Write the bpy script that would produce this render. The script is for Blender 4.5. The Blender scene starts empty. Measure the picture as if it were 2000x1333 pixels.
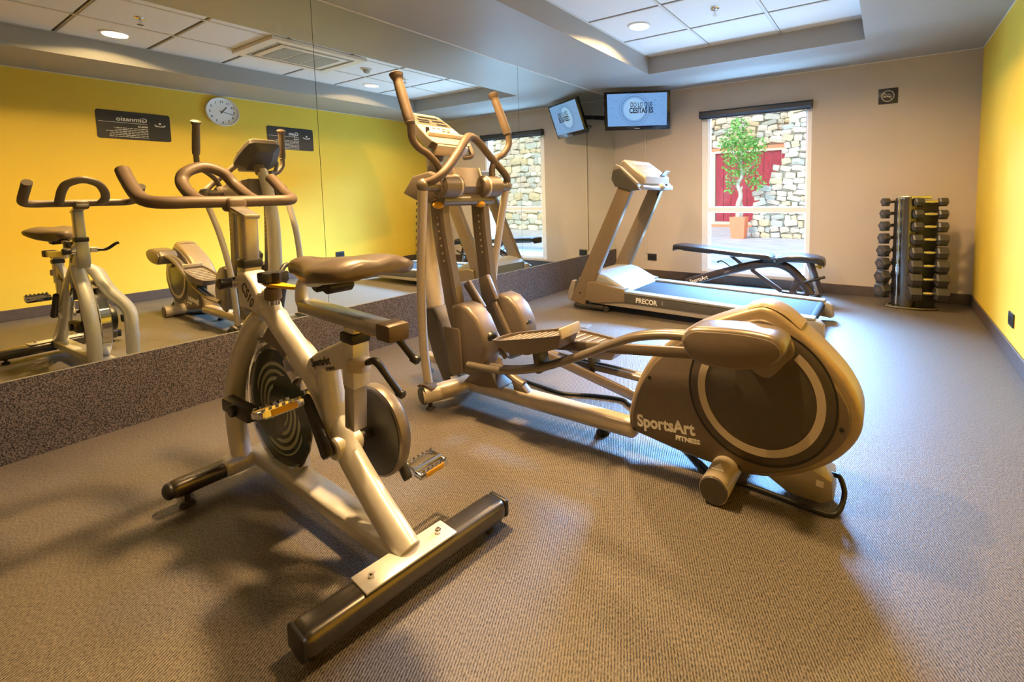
import bpy, bmesh, math, random
from mathutils import Vector, Matrix
random.seed(7)
SC = bpy.context.scene
COL = SC.collection
V = Vector
PI = math.pi

# ------------------------------------------------------------------ camera
XM, XR, YB, YF = -2.9906, 0.6775, 5.3023, -2.2      # mirror plane, right wall, back wall, wall behind the camera
ZC, ZT = 2.2656, 2.4325                             # bulkhead soffit, tiled ceiling
cam_d = bpy.data.cameras.new('camera')
cam = bpy.data.objects.new('camera', cam_d)
COL.objects.link(cam)
SC.camera = cam
F, CX, CY = 914.348, 1166.107, 451.949
cam_d.sensor_width = 36.0
cam_d.lens = F / 2000 * 36
cam_d.shift_x = 0.5 - CX / 2000
cam_d.shift_y = (CY - 666.5) / 2000
cam_d.clip_start = 0.02
def cam_rot(rx, ry, rz):
    base = Matrix(((1, 0, 0), (0, 0, -1), (0, 1, 0)))
    c, s = math.cos, math.sin
    yaw = Matrix(((c(ry), -s(ry), 0), (s(ry), c(ry), 0), (0, 0, 1)))
    pit = Matrix(((1, 0, 0), (0, c(rx), -s(rx)), (0, s(rx), c(rx))))
    rol = Matrix(((c(rz), -s(rz), 0), (s(rz), c(rz), 0), (0, 0, 1)))
    return rol @ pit @ base @ yaw
R = cam_rot(0.07925, -0.55407, -0.015429)
M3 = Matrix((R[0], -R[1], -R[2])).transposed()
cam.matrix_world = Matrix.Translation((0, 0, 1.0525)) @ M3.to_4x4()

# ------------------------------------------------------------------ world, sun, exposure
W = bpy.data.worlds.new('world')
SC.world = W
W.use_nodes = True
wn = W.node_tree
wn.nodes.clear()
wo = wn.nodes.new('ShaderNodeOutputWorld')
bg = wn.nodes.new('ShaderNodeBackground')
sky = wn.nodes.new('ShaderNodeTexSky')
sky.sky_type = 'NISHITA'
sky.sun_disc = False
sky.sun_elevation = math.radians(52)
sky.sun_rotation = math.radians(200)
sky.air_density = 1.3
sky.dust_density = 0.6
SKY_STRENGTH = 0.42
bg.inputs['Strength'].default_value = SKY_STRENGTH
wn.links.new(sky.outputs[0], bg.inputs['Color'])
wn.links.new(bg.outputs[0], wo.inputs['Surface'])

sun_d = bpy.data.lights.new('sun', 'SUN')
sun_d.energy = 3.3
sun_d.angle = math.radians(1.5)
sun_d.color = (1.0, 0.90, 0.76)
sun = bpy.data.objects.new('sun', sun_d)
COL.objects.link(sun)
sun.location = (0, -6, 9)
sun.rotation_euler = V((0.35, 0.75, -1.0)).to_track_quat('-Z', 'Y').to_euler()

# daylight entering through the window opening: the portal only guides sampling of the sky
por_d = bpy.data.lights.new('window_portal', 'AREA')
por_d.shape = 'RECTANGLE'
por_d.size, por_d.size_y = 1.16, 1.85
por_d.cycles.is_portal = True
por = bpy.data.objects.new('window_portal', por_d)
COL.objects.link(por)
por.location = (-1.25, YB + 0.22, 1.04)
por.rotation_euler = (math.radians(-90), 0, 0)

# added area lamp outside, out of view, standing in for skylight through the window
sky_fill_d = bpy.data.lights.new('added_sky_fill', 'AREA')
sky_fill_d.shape = 'RECTANGLE'
sky_fill_d.size, sky_fill_d.size_y = 3.6, 1.5
sky_fill_d.energy = 4600.0
sky_fill_d.color = (0.22, 0.49, 1.0)
sky_fill_d.spread = math.radians(110)
sky_fill = bpy.data.objects.new('added_sky_fill', sky_fill_d)
COL.objects.link(sky_fill)
sky_fill.location = (-1.45, 7.3, 3.15)
sky_fill.rotation_euler = V((0.12, -1.0, -0.50)).to_track_quat('-Z', 'Y').to_euler()

# added unseen lamp at ground level beyond the sill, imitating bounce off the paving
ground_fill_d = bpy.data.lights.new('added_ground_fill', 'AREA')
ground_fill_d.shape = 'RECTANGLE'
ground_fill_d.size, ground_fill_d.size_y = 1.6, 0.42
ground_fill_d.energy = 300.0
ground_fill_d.color = (0.40, 0.66, 1.0)
ground_fill = bpy.data.objects.new('added_ground_fill', ground_fill_d)
COL.objects.link(ground_fill)
ground_fill.location = (-1.25, YB + 0.42, -0.01)
ground_fill.rotation_euler = V((0.0, -0.25, 1.0)).to_track_quat('-Z', 'Y').to_euler()

LAMP_POWER = 66.0
LAMP_COLOR = (1.0, 0.63, 0.27)

SC.view_settings.view_transform = 'Standard'
SC.view_settings.look = 'None'
SC.view_settings.gamma = 1.0
SC.view_settings.use_curve_mapping = False
SC.view_settings.exposure = 0.0
SC.cycles.use_denoising = True
SC.cycles.max_bounces = 9
SC.cycles.diffuse_bounces = 5
SC.cycles.glossy_bounces = 5
SC.cycles.transmission_bounces = 6
SC.cycles.transparent_max_bounces = 8
SC.cycles.sample_clamp_indirect = 6.0
SC.cycles.blur_glossy = 0.6

# ------------------------------------------------------------------ materials
def mat(name, col, rough=0.5, metal=0.0, noise=0.06, nscale=40.0, bump=0.0, bscale=300.0, spec=None, emit=None, estr=0.0, coat=0.0):
    m = bpy.data.materials.new(name)
    m.use_nodes = True
    nt = m.node_tree
    b = nt.nodes['Principled BSDF']
    b.inputs['Roughness'].default_value = rough
    b.inputs['Metallic'].default_value = metal
    if spec is not None:
        b.inputs['Specular IOR Level'].default_value = spec
    b.inputs['Coat Weight'].default_value = coat
    tc = nt.nodes.new('ShaderNodeTexCoord')
    nz = nt.nodes.new('ShaderNodeTexNoise')
    nz.inputs['Scale'].default_value = nscale
    nz.inputs['Detail'].default_value = 3
    nt.links.new(tc.outputs['Object'], nz.inputs['Vector'])
    rp = nt.nodes.new('ShaderNodeValToRGB')
    rp.color_ramp.elements[0].position = 0.3
    rp.color_ramp.elements[1].position = 0.7
    lo = [max(0, c * (1 - noise)) for c in col]
    hi = [min(1, c * (1 + noise)) for c in col]
    rp.color_ramp.elements[0].color = (*lo, 1)
    rp.color_ramp.elements[1].color = (*hi, 1)
    nt.links.new(nz.outputs['Fac'], rp.inputs['Fac'])
    nt.links.new(rp.outputs['Color'], b.inputs['Base Color'])
    if bump:
        n2 = nt.nodes.new('ShaderNodeTexNoise')
        n2.inputs['Scale'].default_value = bscale
        nt.links.new(tc.outputs['Object'], n2.inputs['Vector'])
        bp = nt.nodes.new('ShaderNodeBump')
        bp.inputs['Strength'].default_value = bump
        bp.inputs['Distance'].default_value = 0.002
        nt.links.new(n2.outputs['Fac'], bp.inputs['Height'])
        nt.links.new(bp.outputs['Normal'], b.inputs['Normal'])
    if emit:
        b.inputs['Emission Color'].default_value = (*emit, 1)
        b.inputs['Emission Strength'].default_value = estr
    return m

M = {}
M['frame'] = mat('painted_silver_frame', (0.70, 0.68, 0.63), 0.35, 0.35, 0.03)
M['post'] = mat('brushed_post', (0.50, 0.48, 0.46), 0.28, 0.8, 0.05)
M['chrome'] = mat('chrome', (0.75, 0.75, 0.76), 0.09, 1.0, 0.02)
M['darkchrome'] = mat('black_chrome_tube', (0.17, 0.155, 0.135), 0.27, 0.95, 0.05)
M['black'] = mat('black_plastic', (0.018, 0.017, 0.016), 0.38, 0.0, 0.1)
M['rubber'] = mat('black_rubber', (0.022, 0.020, 0.019), 0.7, 0.0, 0.15, bump=0.2)
M['foam'] = mat('handlebar_foam', (0.11, 0.076, 0.05), 0.5, 0.0, 0.08, bump=0.1)
M['bronze'] = mat('bronze_grey_plastic', (0.165, 0.130, 0.098), 0.38, 0.25, 0.04)
M['bronze_tube'] = mat('bronze_painted_tube', (0.21, 0.175, 0.135), 0.3, 0.5, 0.04)
M['champagne'] = mat('champagne_plastic', (0.58, 0.50, 0.38), 0.33, 0.3, 0.04)
M['shell'] = mat('champagne_shell', (0.40, 0.31, 0.19), 0.36, 0.45, 0.04)
M['ring'] = mat('pale_trim_ring', (0.55, 0.48, 0.38), 0.4, 0.2, 0.03)
M['yellow_knob'] = mat('yellow_knob', (0.75, 0.40, 0.02), 0.35)
M['saddle'] = mat('saddle_vinyl', (0.105, 0.075, 0.05), 0.36, 0.0, 0.08, bump=0.08)
M['bench_vinyl'] = mat('bench_vinyl', (0.02, 0.02, 0.022), 0.3, 0.0, 0.1, bump=0.08)
M['bench_frame'] = mat('bench_frame', (0.075, 0.055, 0.05), 0.28, 0.5, 0.06)
M['tread_panel'] = mat('treadmill_silver', (0.40, 0.35, 0.28), 0.32, 0.5, 0.04)
M['tread_hood'] = mat('treadmill_hood', (0.27, 0.275, 0.275), 0.5, 0.2, 0.03)
M['tread_post'] = mat('treadmill_bronze_post', (0.23, 0.17, 0.105), 0.4, 0.35, 0.04)
M['tread_dark'] = mat('treadmill_side_rail', (0.085, 0.078, 0.066), 0.4, 0.2, 0.05)
M['belt'] = mat('treadmill_belt', (0.016, 0.017, 0.019), 0.8, 0.0, 0.12, 90, bump=0.15, spec=0.25)
M['console_dark'] = mat('console_dark', (0.075, 0.062, 0.05), 0.35, 0.1, 0.05)
M['console_face'] = mat('console_face', (0.62, 0.58, 0.48), 0.35, 0.0, 0.04)
M['lcd'] = mat('console_display', (0.12, 0.12, 0.10), 0.25, 0.0, 0.05)
M['red'] = mat('red_button', (0.6, 0.05, 0.05), 0.4)
M['green'] = mat('green_button', (0.25, 0.55, 0.2), 0.4)
M['white_print'] = mat('white_print', (0.8, 0.78, 0.72), 0.5)
M['dark_print'] = mat('dark_print', (0.03, 0.03, 0.03), 0.5)
M['wall_beige'] = mat('wall_beige', (0.52, 0.45, 0.375), 0.75, 0, 0.025, 3, bump=0.08, bscale=400)
M['wall_yellow'] = mat('wall_yellow', (0.82, 0.58, 0.05), 0.6, 0, 0.025, 3, bump=0.06, bscale=400)
M['bulkhead'] = mat('bulkhead_grey', (0.34, 0.345, 0.335), 0.45, 0, 0.02, 3)
M['bead'] = mat('white_bead', (0.8, 0.79, 0.74), 0.5)
M['tile'] = mat('acoustic_tile', (0.74, 0.74, 0.74), 0.85, 0, 0.06, 350, bump=0.35, bscale=350)
M['grid'] = mat('ceiling_grid', (0.62, 0.60, 0.56), 0.5, 0, 0.02)
M['baseboard'] = mat('baseboard_brown', (0.085, 0.062, 0.05), 0.45, 0, 0.1, 20)
M['alu'] = mat('white_window_frame', (0.90, 0.92, 0.95), 0.35, 0.1, 0.02)
M['blind'] = mat('blind_cassette', (0.035, 0.04, 0.05), 0.38, 0.2, 0.05)
M['sign'] = mat('sign_plate', (0.035, 0.033, 0.03), 0.3, 0, 0.05)
M['tv'] = mat('tv_bezel', (0.014, 0.013, 0.015), 0.15, 0, 0.05)
M['clock_face'] = mat('clock_face', (0.92, 0.92, 0.90), 0.5, 0, 0.02)
M['clock_rim'] = mat('clock_rim', (0.88, 0.87, 0.84), 0.25, 0.1, 0.02)
M['socket'] = mat('socket_dark', (0.03, 0.034, 0.038), 0.3, 0, 0.05)
M['ac'] = mat('air_conditioner_white', (0.72, 0.66, 0.56), 0.45, 0, 0.02)
M['ac_grille'] = mat('air_conditioner_grille', (0.42, 0.41, 0.36), 0.6, 0, 0.12, 400)
M['cable'] = mat('cable_black', (0.012, 0.012, 0.012), 0.45)
M['hex'] = mat('dumbbell_rubber', (0.045, 0.043, 0.042), 0.36, 0, 0.1)
M['conduit'] = mat('conduit_paint', (0.56, 0.49, 0.41), 0.6)
M['hex_handle'] = mat('dumbbell_handle', (0.75, 0.68, 0.5), 0.2, 1.0, 0.03)
M['lamp'] = mat('lamp_diffuser', (0.9, 0.85, 0.75), 0.5, emit=(1.0, 0.86, 0.62), estr=9.0)
M['lamp_trim'] = mat('lamp_trim', (0.8, 0.78, 0.74), 0.4)
M['plate_metal'] = mat('floor_plate_metal', (0.55, 0.54, 0.5), 0.3, 0.8)
M['pot'] = mat('terracotta_pot', (0.83, 0.22, 0.09), 0.7, 0, 0.05, 12)
M['bark'] = mat('bark', (0.52, 0.41, 0.3), 0.8, 0, 0.3, 18, bump=0.4, bscale=40)
M['red_door'] = mat('red_door_wood', (0.36, 0.022, 0.035), 0.5, 0, 0.2, 9)
M['door_frame'] = mat('door_frame', (0.68, 0.58, 0.42), 0.6)
M['orange_trim'] = mat('orange_trim', (0.78, 0.26, 0.12), 0.7)
M['mortar'] = mat('mortar', (0.54, 0.46, 0.33), 0.95, 0, 0.2, 8, bump=0.5, bscale=30)
ST = [mat('stone_cream', (0.60, 0.50, 0.36), 0.9, 0, 0.22, 14, bump=0.5, bscale=40),
      mat('stone_ochre', (0.56, 0.43, 0.25), 0.9, 0, 0.25, 14, bump=0.5, bscale=40),
      mat('stone_grey', (0.46, 0.43, 0.35), 0.9, 0, 0.22, 14, bump=0.5, bscale=40),
      mat('stone_pink', (0.56, 0.44, 0.33), 0.9, 0, 0.2, 14, bump=0.5, bscale=40),
      mat('stone_pale', (0.64, 0.57, 0.45), 0.9, 0, 0.18, 14, bump=0.5, bscale=40)]

def leaf_mat():
    m = mat('leaf_green', (0.16, 0.36, 0.05), 0.5, 0, 0.45, 6)
    return m
M['leaf'] = leaf_mat()

def mirror_mat():
    m = bpy.data.materials.new('mirror_silver')
    m.use_nodes = True
    nt = m.node_tree
    b = nt.nodes['Principled BSDF']
    b.inputs['Metallic'].default_value = 1.0
    b.inputs['Roughness'].default_value = 0.0
    tc = nt.nodes.new('ShaderNodeTexCoord')
    nz = nt.nodes.new('ShaderNodeTexNoise')
    nz.inputs['Scale'].default_value = 0.4
    nt.links.new(tc.outputs['Object'], nz.inputs['Vector'])
    rp = nt.nodes.new('ShaderNodeValToRGB')
    rp.color_ramp.elements[0].color = (0.86, 0.90, 0.83, 1)
    rp.color_ramp.elements[1].color = (0.88, 0.92, 0.86, 1)
    nt.links.new(nz.outputs['Fac'], rp.inputs['Fac'])
    nt.links.new(rp.outputs['Color'], b.inputs['Base Color'])
    return m
M['mirror'] = mirror_mat()
M['mirror_edge'] = mat('mirror_edge', (0.62, 0.60, 0.52), 0.25, 0.6)
M['seam'] = mat('mirror_backing_edge', (0.10, 0.10, 0.09), 0.4)

def glass_mat():
    m = bpy.data.materials.new('window_glass')
    m.use_nodes = True
    nt = m.node_tree
    nt.nodes.clear()
    out = nt.nodes.new('ShaderNodeOutputMaterial')
    tr = nt.nodes.new('ShaderNodeBsdfTransparent')
    tr.inputs['Color'].default_value = (0.96, 0.985, 0.98, 1)
    gl = nt.nodes.new('ShaderNodeBsdfGlossy')
    gl.inputs['Roughness'].default_value = 0.0
    lw = nt.nodes.new('ShaderNodeLayerWeight')
    lw.inputs['Blend'].default_value = 0.5
    pw = nt.nodes.new('ShaderNodeMath'); pw.operation = 'POWER'
    pw.inputs[1].default_value = 5.0
    nt.links.new(lw.outputs['Facing'], pw.inputs[0])
    fr = nt.nodes.new('ShaderNodeMath'); fr.operation = 'MULTIPLY_ADD'
    fr.inputs[1].default_value = 0.9; fr.inputs[2].default_value = 0.03
    nt.links.new(pw.outputs[0], fr.inputs[0])
    mx = nt.nodes.new('ShaderNodeMixShader')
    nt.links.new(fr.outputs[0], mx.inputs[0])
    nt.links.new(tr.outputs[0], mx.inputs[1])
    nt.links.new(gl.outputs[0], mx.inputs[2])
    nt.links.new(mx.outputs[0], out.inputs['Surface'])
    return m
M['glass'] = glass_mat()

def carpet_mat(name, dark, light, period=0.0072, strength=0.5, speckle=300, rough=0.5, weave=0.5):
    m = bpy.data.materials.new(name)
    m.use_nodes = True
    nt = m.node_tree
    N, L = nt.nodes, nt.links
    b = N['Principled BSDF']
    b.inputs['Roughness'].default_value = rough
    tc = N.new('ShaderNodeTexCoord')
    def wave(direction, p, dist):
        w = N.new('ShaderNodeTexWave')
        w.wave_type = 'BANDS'
        w.bands_direction = direction
        w.inputs['Scale'].default_value = 0.314 / p
        w.inputs['Distortion'].default_value = dist
        w.inputs['Detail'].default_value = 1
        w.inputs['Detail Scale'].default_value = 2.0
        L.new(tc.outputs['Object'], w.inputs['Vector'])
        return w
    if weave > 0.3:
        # ribs run diagonally across the room
        mp = N.new('ShaderNodeMapping')
        mp.inputs['Rotation'].default_value = (0, 0, math.radians(-28.6))
        L.new(tc.outputs['Object'], mp.inputs['Vector'])
        src = mp.outputs[0]
    else:
        src = tc.outputs['Object']
    w1 = wave('X', period, 0.8)
    L.new(src, w1.inputs['Vector'])
    m2 = N.new('ShaderNodeMapping')
    m2.inputs['Scale'].default_value = (1.0, 0.42, 1.0) if weave > 0.3 else (1, 1, 1)
    L.new(src, m2.inputs['Vector'])
    nz = N.new('ShaderNodeTexNoise')
    nz.inputs['Scale'].default_value = speckle
    nz.inputs['Detail'].default_value = 2
    L.new(m2.outputs[0], nz.inputs['Vector'])
    r1 = N.new('ShaderNodeMapRange')
    r1.inputs['From Min'].default_value = 0.36; r1.inputs['From Max'].default_value = 0.66
    L.new(nz.outputs['Fac'], r1.inputs['Value'])
    mx = N.new('ShaderNodeMix'); mx.data_type = 'FLOAT'
    mx.inputs[0].default_value = weave
    L.new(r1.outputs[0], mx.inputs[2]); L.new(w1.outputs['Fac'], mx.inputs[3])
    cr = N.new('ShaderNodeValToRGB')
    cr.color_ramp.elements[0].position = 0.12
    cr.color_ramp.elements[1].position = 0.72
    cr.color_ramp.elements[0].color = (*dark, 1)
    cr.color_ramp.elements[1].color = (*light, 1)
    L.new(mx.outputs[0], cr.inputs['Fac'])
    L.new(cr.outputs['Color'], b.inputs['Base Color'])
    bp = N.new('ShaderNodeBump')
    bp.inputs['Strength'].default_value = strength
    bp.inputs['Distance'].default_value = 0.002
    L.new(mx.outputs[0], bp.inputs['Height'])
    L.new(bp.outputs['Normal'], b.inputs['Normal'])
    return m
M['carpet'] = carpet_mat('woven_floor', (0.006, 0.005, 0.0045), (0.175, 0.147, 0.115))
M['plinth'] = carpet_mat('carpet_wall_base', (0.008, 0.007, 0.007), (0.135, 0.108, 0.092), speckle=200, rough=0.8, weave=0.15)

def paving_mat():
    m = mat('courtyard_paving', (0.62, 0.55, 0.53), 0.8, 0, 0.1, 3)
    nt = m.node_tree
    b = nt.nodes['Principled BSDF']
    tc = [n for n in nt.nodes if n.type == 'TEX_COORD'][0]
    mp = nt.nodes.new('ShaderNodeMapping')
    mp.inputs['Scale'].default_value = (1.2, 9.0, 1.0)
    nt.links.new(tc.outputs['Object'], mp.inputs['Vector'])
    nz = nt.nodes.new('ShaderNodeTexNoise')
    nz.inputs['Scale'].default_value = 1.6
    nz.inputs['Detail'].default_value = 5
    nt.links.new(mp.outputs[0], nz.inputs['Vector'])
    rp = nt.nodes.new('ShaderNodeValToRGB')
    rp.color_ramp.elements[0].position = 0.35
    rp.color_ramp.elements[1].position = 0.62
    rp.color_ramp.elements[0].color = (0.36, 0.33, 0.33, 1)
    rp.color_ramp.elements[1].color = (0.58, 0.54, 0.53, 1)
    nt.links.new(nz.outputs['Fac'], rp.inputs['Fac'])
    nt.links.new(rp.outputs['Color'], b.inputs['Base Color'])
    return m
M['paving'] = paving_mat()

def swirl_mat():
    m = mat('flywheel_print', (0.05, 0.08, 0.065), 0.22, 0.1, 0.1)
    nt = m.node_tree
    N, L = nt.nodes, nt.links
    b = N['Principled BSDF']
    tc = [n for n in N if n.type == 'TEX_COORD'][0]
    mp = N.new('ShaderNodeMapping')
    mp.inputs['Location'].default_value = FLY_OFF
    L.new(tc.outputs['Object'], mp.inputs['Vector'])
    sx = N.new('ShaderNodeSeparateXYZ')
    L.new(mp.outputs[0], sx.inputs[0])
    def math2(op, a, c, val=None):
        n = N.new('ShaderNodeMath'); n.operation = op
        if a is not None: L.new(a, n.inputs[0])
        if c is not None: L.new(c, n.inputs[1])
        elif val is not None: n.inputs[1].default_value = val
        return n.outputs[0]
    xx = math2('MULTIPLY', sx.outputs['X'], sx.outputs['X'])
    zz = math2('MULTIPLY', sx.outputs['Z'], sx.outputs['Z'])
    r = math2('SQRT', math2('ADD', xx, zz), None)
    th = math2('ARCTAN2', sx.outputs['Z'], sx.outputs['X'])
    ph = math2('ADD', math2('MULTIPLY', r, None, 235.0), math2('MULTIPLY', th, None, 1.0))
    s = math2('SINE', ph, None)
    # stripes present on two opposite sweeps only, between r 0.05 and 0.15
    sw = math2('SINE', math2('ADD', math2('MULTIPLY', th, None, 2.0), math2('MULTIPLY', r, None, 26.0)), None)
    a1 = math2('GREATER_THAN', s, None, 0.05)
    a2 = math2('GREATER_THAN', sw, None, -0.35)
    a3 = math2('LESS_THAN', r, None, 0.172)
    a4 = math2('GREATER_THAN', r, None, 0.06)
    f = math2('MULTIPLY', math2('MULTIPLY', a1, a2), math2('MULTIPLY', a3, a4))
    mx = N.new('ShaderNodeMix'); mx.data_type = 'RGBA'
    mx.inputs[6].default_value = (0.045, 0.065, 0.052, 1)
    mx.inputs[7].default_value = (0.42, 0.46, 0.34, 1)
    L.new(f, mx.inputs[0])
    L.new(mx.outputs[2], b.inputs['Base Color'])
    return m

def screen_mat(name, col, s):
    m = mat(name, (0.02, 0.02, 0.02), 0.15, 0, 0.05)
    nt = m.node_tree
    b = nt.nodes['Principled BSDF']
    b.inputs['Emission Color'].default_value = (*col, 1)
    b.inputs['Emission Strength'].default_value = s
    return m
M['screen'] = screen_mat('tv_screen_blue', (0.22, 0.48, 0.95), 0.75)
M['screen_light'] = screen_mat('tv_screen_disc', (0.33, 0.62, 1.0), 0.85)
M['screen_text'] = screen_mat('tv_screen_text', (0.01, 0.06, 0.16), 0.25)
M['screen_line'] = screen_mat('tv_screen_line', (0.10, 0.28, 0.60), 0.5)

# ------------------------------------------------------------------ mesh builder
class MB:
    def __init__(s):
        s.bm = bmesh.new()
    def _bev(s, verts, w, seg=2):
        if w <= 0: return
        es = set()
        for v in verts:
            for e in v.link_edges: es.add(e)
        es = [e for e in es if len(e.link_faces) == 2 and e.calc_face_angle(0) > 0.5]
        if es:
            bmesh.ops.bevel(s.bm, geom=es, offset=w, segments=seg, profile=0.5, affect='EDGES', clamp_overlap=True)
    def box(s, c, size, rot=None, bev=0.0, seg=2):
        m = Matrix.Translation(V(c)) @ (rot.to_4x4() if rot else Matrix.Identity(4)) @ Matrix.Diagonal((size[0], size[1], size[2], 1))
        r = bmesh.ops.create_cube(s.bm, size=1.0, matrix=m)
        s._bev(r['verts'], bev, seg)
        return s
    def mm(s, a, b, bev=0.0, seg=2):
        a, b = V(a), V(b)
        return s.box((a + b) / 2, [abs(b[i] - a[i]) for i in range(3)], None, bev, seg)
    def bar(s, p0, p1, w, h, up=(0, 0, 1), bev=0.0, seg=2, ext=0.0):
        """box along p0-p1; w across (perp. to up), h along up"""
        p0, p1 = V(p0), V(p1)
        d = (p1 - p0); L = d.length + 2 * ext; d.normalize()
        u = V(up); u = (u - d * u.dot(d)).normalized()
        x = u.cross(d)
        rot = Matrix((d, x, u)).transposed()
        return s.box((p0 + p1) / 2, (L, w, h), rot, bev, seg)
    @staticmethod
    def smooth(pts, n=6):
        pts = [V(p) for p in pts]
        if len(pts) < 3: return pts
        out = []
        P = [pts[0] * 2 - pts[1]] + pts + [pts[-1] * 2 - pts[-2]]
        for i in range(1, len(P) - 2):
            a, b, c, d = P[i - 1], P[i], P[i + 1], P[i + 2]
            for k in range(n):
                t = k / n
                out.append(0.5 * ((2 * b) + (c - a) * t + (2 * a - 5 * b + 4 * c - d) * t * t + (3 * b - a - 3 * c + d) * t ** 3))
        out.append(pts[-1])
        return out
    def tube(s, pts, r, seg=14, smooth=True, n=6, cap=True, rz=None, up=(0, 0, 1), closed=False, round_end=False):
        """sweep; r number or list; rz = second radius (along up)"""
        pts = s.smooth(pts, n) if smooth else [V(p) for p in pts]
        N = len(pts)
        def rad(i):
            if isinstance(r, (int, float)): return r
            t = i / (N - 1) * (len(r) - 1); k = min(int(t), len(r) - 2); f = t - k
            return r[k] * (1 - f) + r[k + 1] * f
        rings = []
        prev = None
        U = V(up)
        for i in range(N):
            if closed:
                d = (pts[(i + 1) % N] - pts[i - 1])
            else:
                d = (pts[min(i + 1, N - 1)] - pts[max(i - 1, 0)])
            d.normalize()
            if prev is None:
                u = U - d * U.dot(d)
                if u.length < 1e-3: u = V((1, 0, 0)) - d * d.x
                u.normalize()
            else:
                u = prev - d * prev.dot(d); u.normalize()
            prev = u
            x = d.cross(u)
            ra = rad(i); rb = ra if rz is None else rz * ra / rad(0)
            rings.append([s.bm.verts.new(pts[i] + x * (ra * math.cos(a)) + u * (rb * math.sin(a)))
                          for a in [2 * PI * k / seg for k in range(seg)]])
        m = N if closed else N - 1
        for i in range(m):
            A, B = rings[i], rings[(i + 1) % N]
            for k in range(seg):
                s.bm.faces.new((A[k], A[(k + 1) % seg], B[(k + 1) % seg], B[k]))
        if cap and not closed:
            s.bm.faces.new(list(reversed(rings[0])))
            s.bm.faces.new(rings[-1])
        return s
    def prism(s, poly, a, b, axis='y', bev=0.0, seg=2):
        """extrude a 2-D outline from a to b along an axis; outline coords are the other two axes in order"""
        def P(u, v, w):
            return {'y': (u, w, v), 'x': (w, u, v), 'z': (u, v, w)}[axis]
        A = [s.bm.verts.new(P(u, v, a)) for u, v in poly]
        B = [s.bm.verts.new(P(u, v, b)) for u, v in poly]
        n = len(poly)
        fs = [s.bm.faces.new(A), s.bm.faces.new(list(reversed(B)))]
        for i in range(n):
            fs.append(s.bm.faces.new((A[(i + 1) % n], A[i], B[i], B[(i + 1) % n])))
        bmesh.ops.recalc_face_normals(s.bm, faces=fs)
        if bev > 0:
            es = list({e for f in fs[:2] for e in f.edges})
            bmesh.ops.bevel(s.bm, geom=es, offset=bev, segments=seg, profile=0.5, affect='EDGES', clamp_overlap=True)
        return s
    def lathe(s, prof, o, ax=(0, 0, 1), seg=24, a0=0.0, a1=2 * PI):
        o = V(o); ax = V(ax).normalized()
        x = V((1, 0, 0)) if abs(ax.x) < 0.9 else V((0, 1, 0))
        x = (x - ax * x.dot(ax)).normalized(); y = ax.cross(x)
        full = abs(a1 - a0 - 2 * PI) < 1e-6
        n = seg if full else seg + 1
        rings = []
        for r, h in prof:
            if r < 1e-6 and full:
                rings.append([s.bm.verts.new(o + ax * h)])
            else:
                rings.append([s.bm.verts.new(o + ax * h + (x * math.cos(a) + y * math.sin(a)) * r)
                              for a in [a0 + (a1 - a0) * k / seg for k in range(n)]])
        fs = []
        for A, B in zip(rings[:-1], rings[1:]):
            for k in range(seg):
                k2 = (k + 1) % n if full else k + 1
                if len(A) == 1 and len(B) == 1: continue
                if len(A) == 1: fs.append(s.bm.faces.new((A[0], B[k2], B[k])))
                elif len(B) == 1: fs.append(s.bm.faces.new((A[k], A[k2], B[0])))
                else: fs.append(s.bm.faces.new((A[k], A[k2], B[k2], B[k])))
        bmesh.ops.recalc_face_normals(s.bm, faces=fs)
        return s
    def cyl(s, p0, p1, r, seg=20, r2=None, bev=0.0):
        p0, p1 = V(p0), V(p1)
        L = (p1 - p0).length; r2 = r if r2 is None else r2
        b = min(bev, r * 0.9, r2 * 0.9, L * 0.45)
        prof = [(0, 0), (r - b, 0), (r, b), (r2, L - b), (r2 - b, L), (0, L)] if b > 0 else [(0, 0), (r, 0), (r2, L), (0, L)]
        return s.lathe(prof, p0, p1 - p0, seg)
    def ball(s, c, r, sc=(1, 1, 1), seg=16):
        m = Matrix.Translation(V(c)) @ Matrix.Diagonal((sc[0], sc[1], sc[2], 1))
        bmesh.ops.create_uvsphere(s.bm, u_segments=seg, v_segments=seg // 2, radius=r, matrix=m)
        return s
    def strip(s, outer, inner, a, b, axis='y', closed=True):
        """ring-like band between two outlines, extruded a..b"""
        def P(u, v, w):
            return {'y': (u, w, v), 'x': (w, u, v), 'z': (u, v, w)}[axis]
        n = len(outer)
        O1 = [s.bm.verts.new(P(u, v, a)) for u, v in outer]; I1 = [s.bm.verts.new(P(u, v, a)) for u, v in inner]
        O2 = [s.bm.verts.new(P(u, v, b)) for u, v in outer]; I2 = [s.bm.verts.new(P(u, v, b)) for u, v in inner]
        fs = []
        m = n if closed else n - 1
        for i in range(m):
            j = (i + 1) % n
            fs.append(s.bm.faces.new((O1[i], O1[j], I1[j], I1[i])))
            fs.append(s.bm.faces.new((O2[j], O2[i], I2[i], I2[j])))
            fs.append(s.bm.faces.new((O1[j], O1[i], O2[i], O2[j])))
            fs.append(s.bm.faces.new((I1[i], I1[j], I2[j], I2[i])))
        if not closed:
            fs.append(s.bm.faces.new((O1[0], I1[0], I2[0], O2[0])))
            fs.append(s.bm.faces.new((O1[-1], O2[-1], I2[-1], I1[-1])))
        bmesh.ops.recalc_face_normals(s.bm, faces=fs)
        return s

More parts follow.
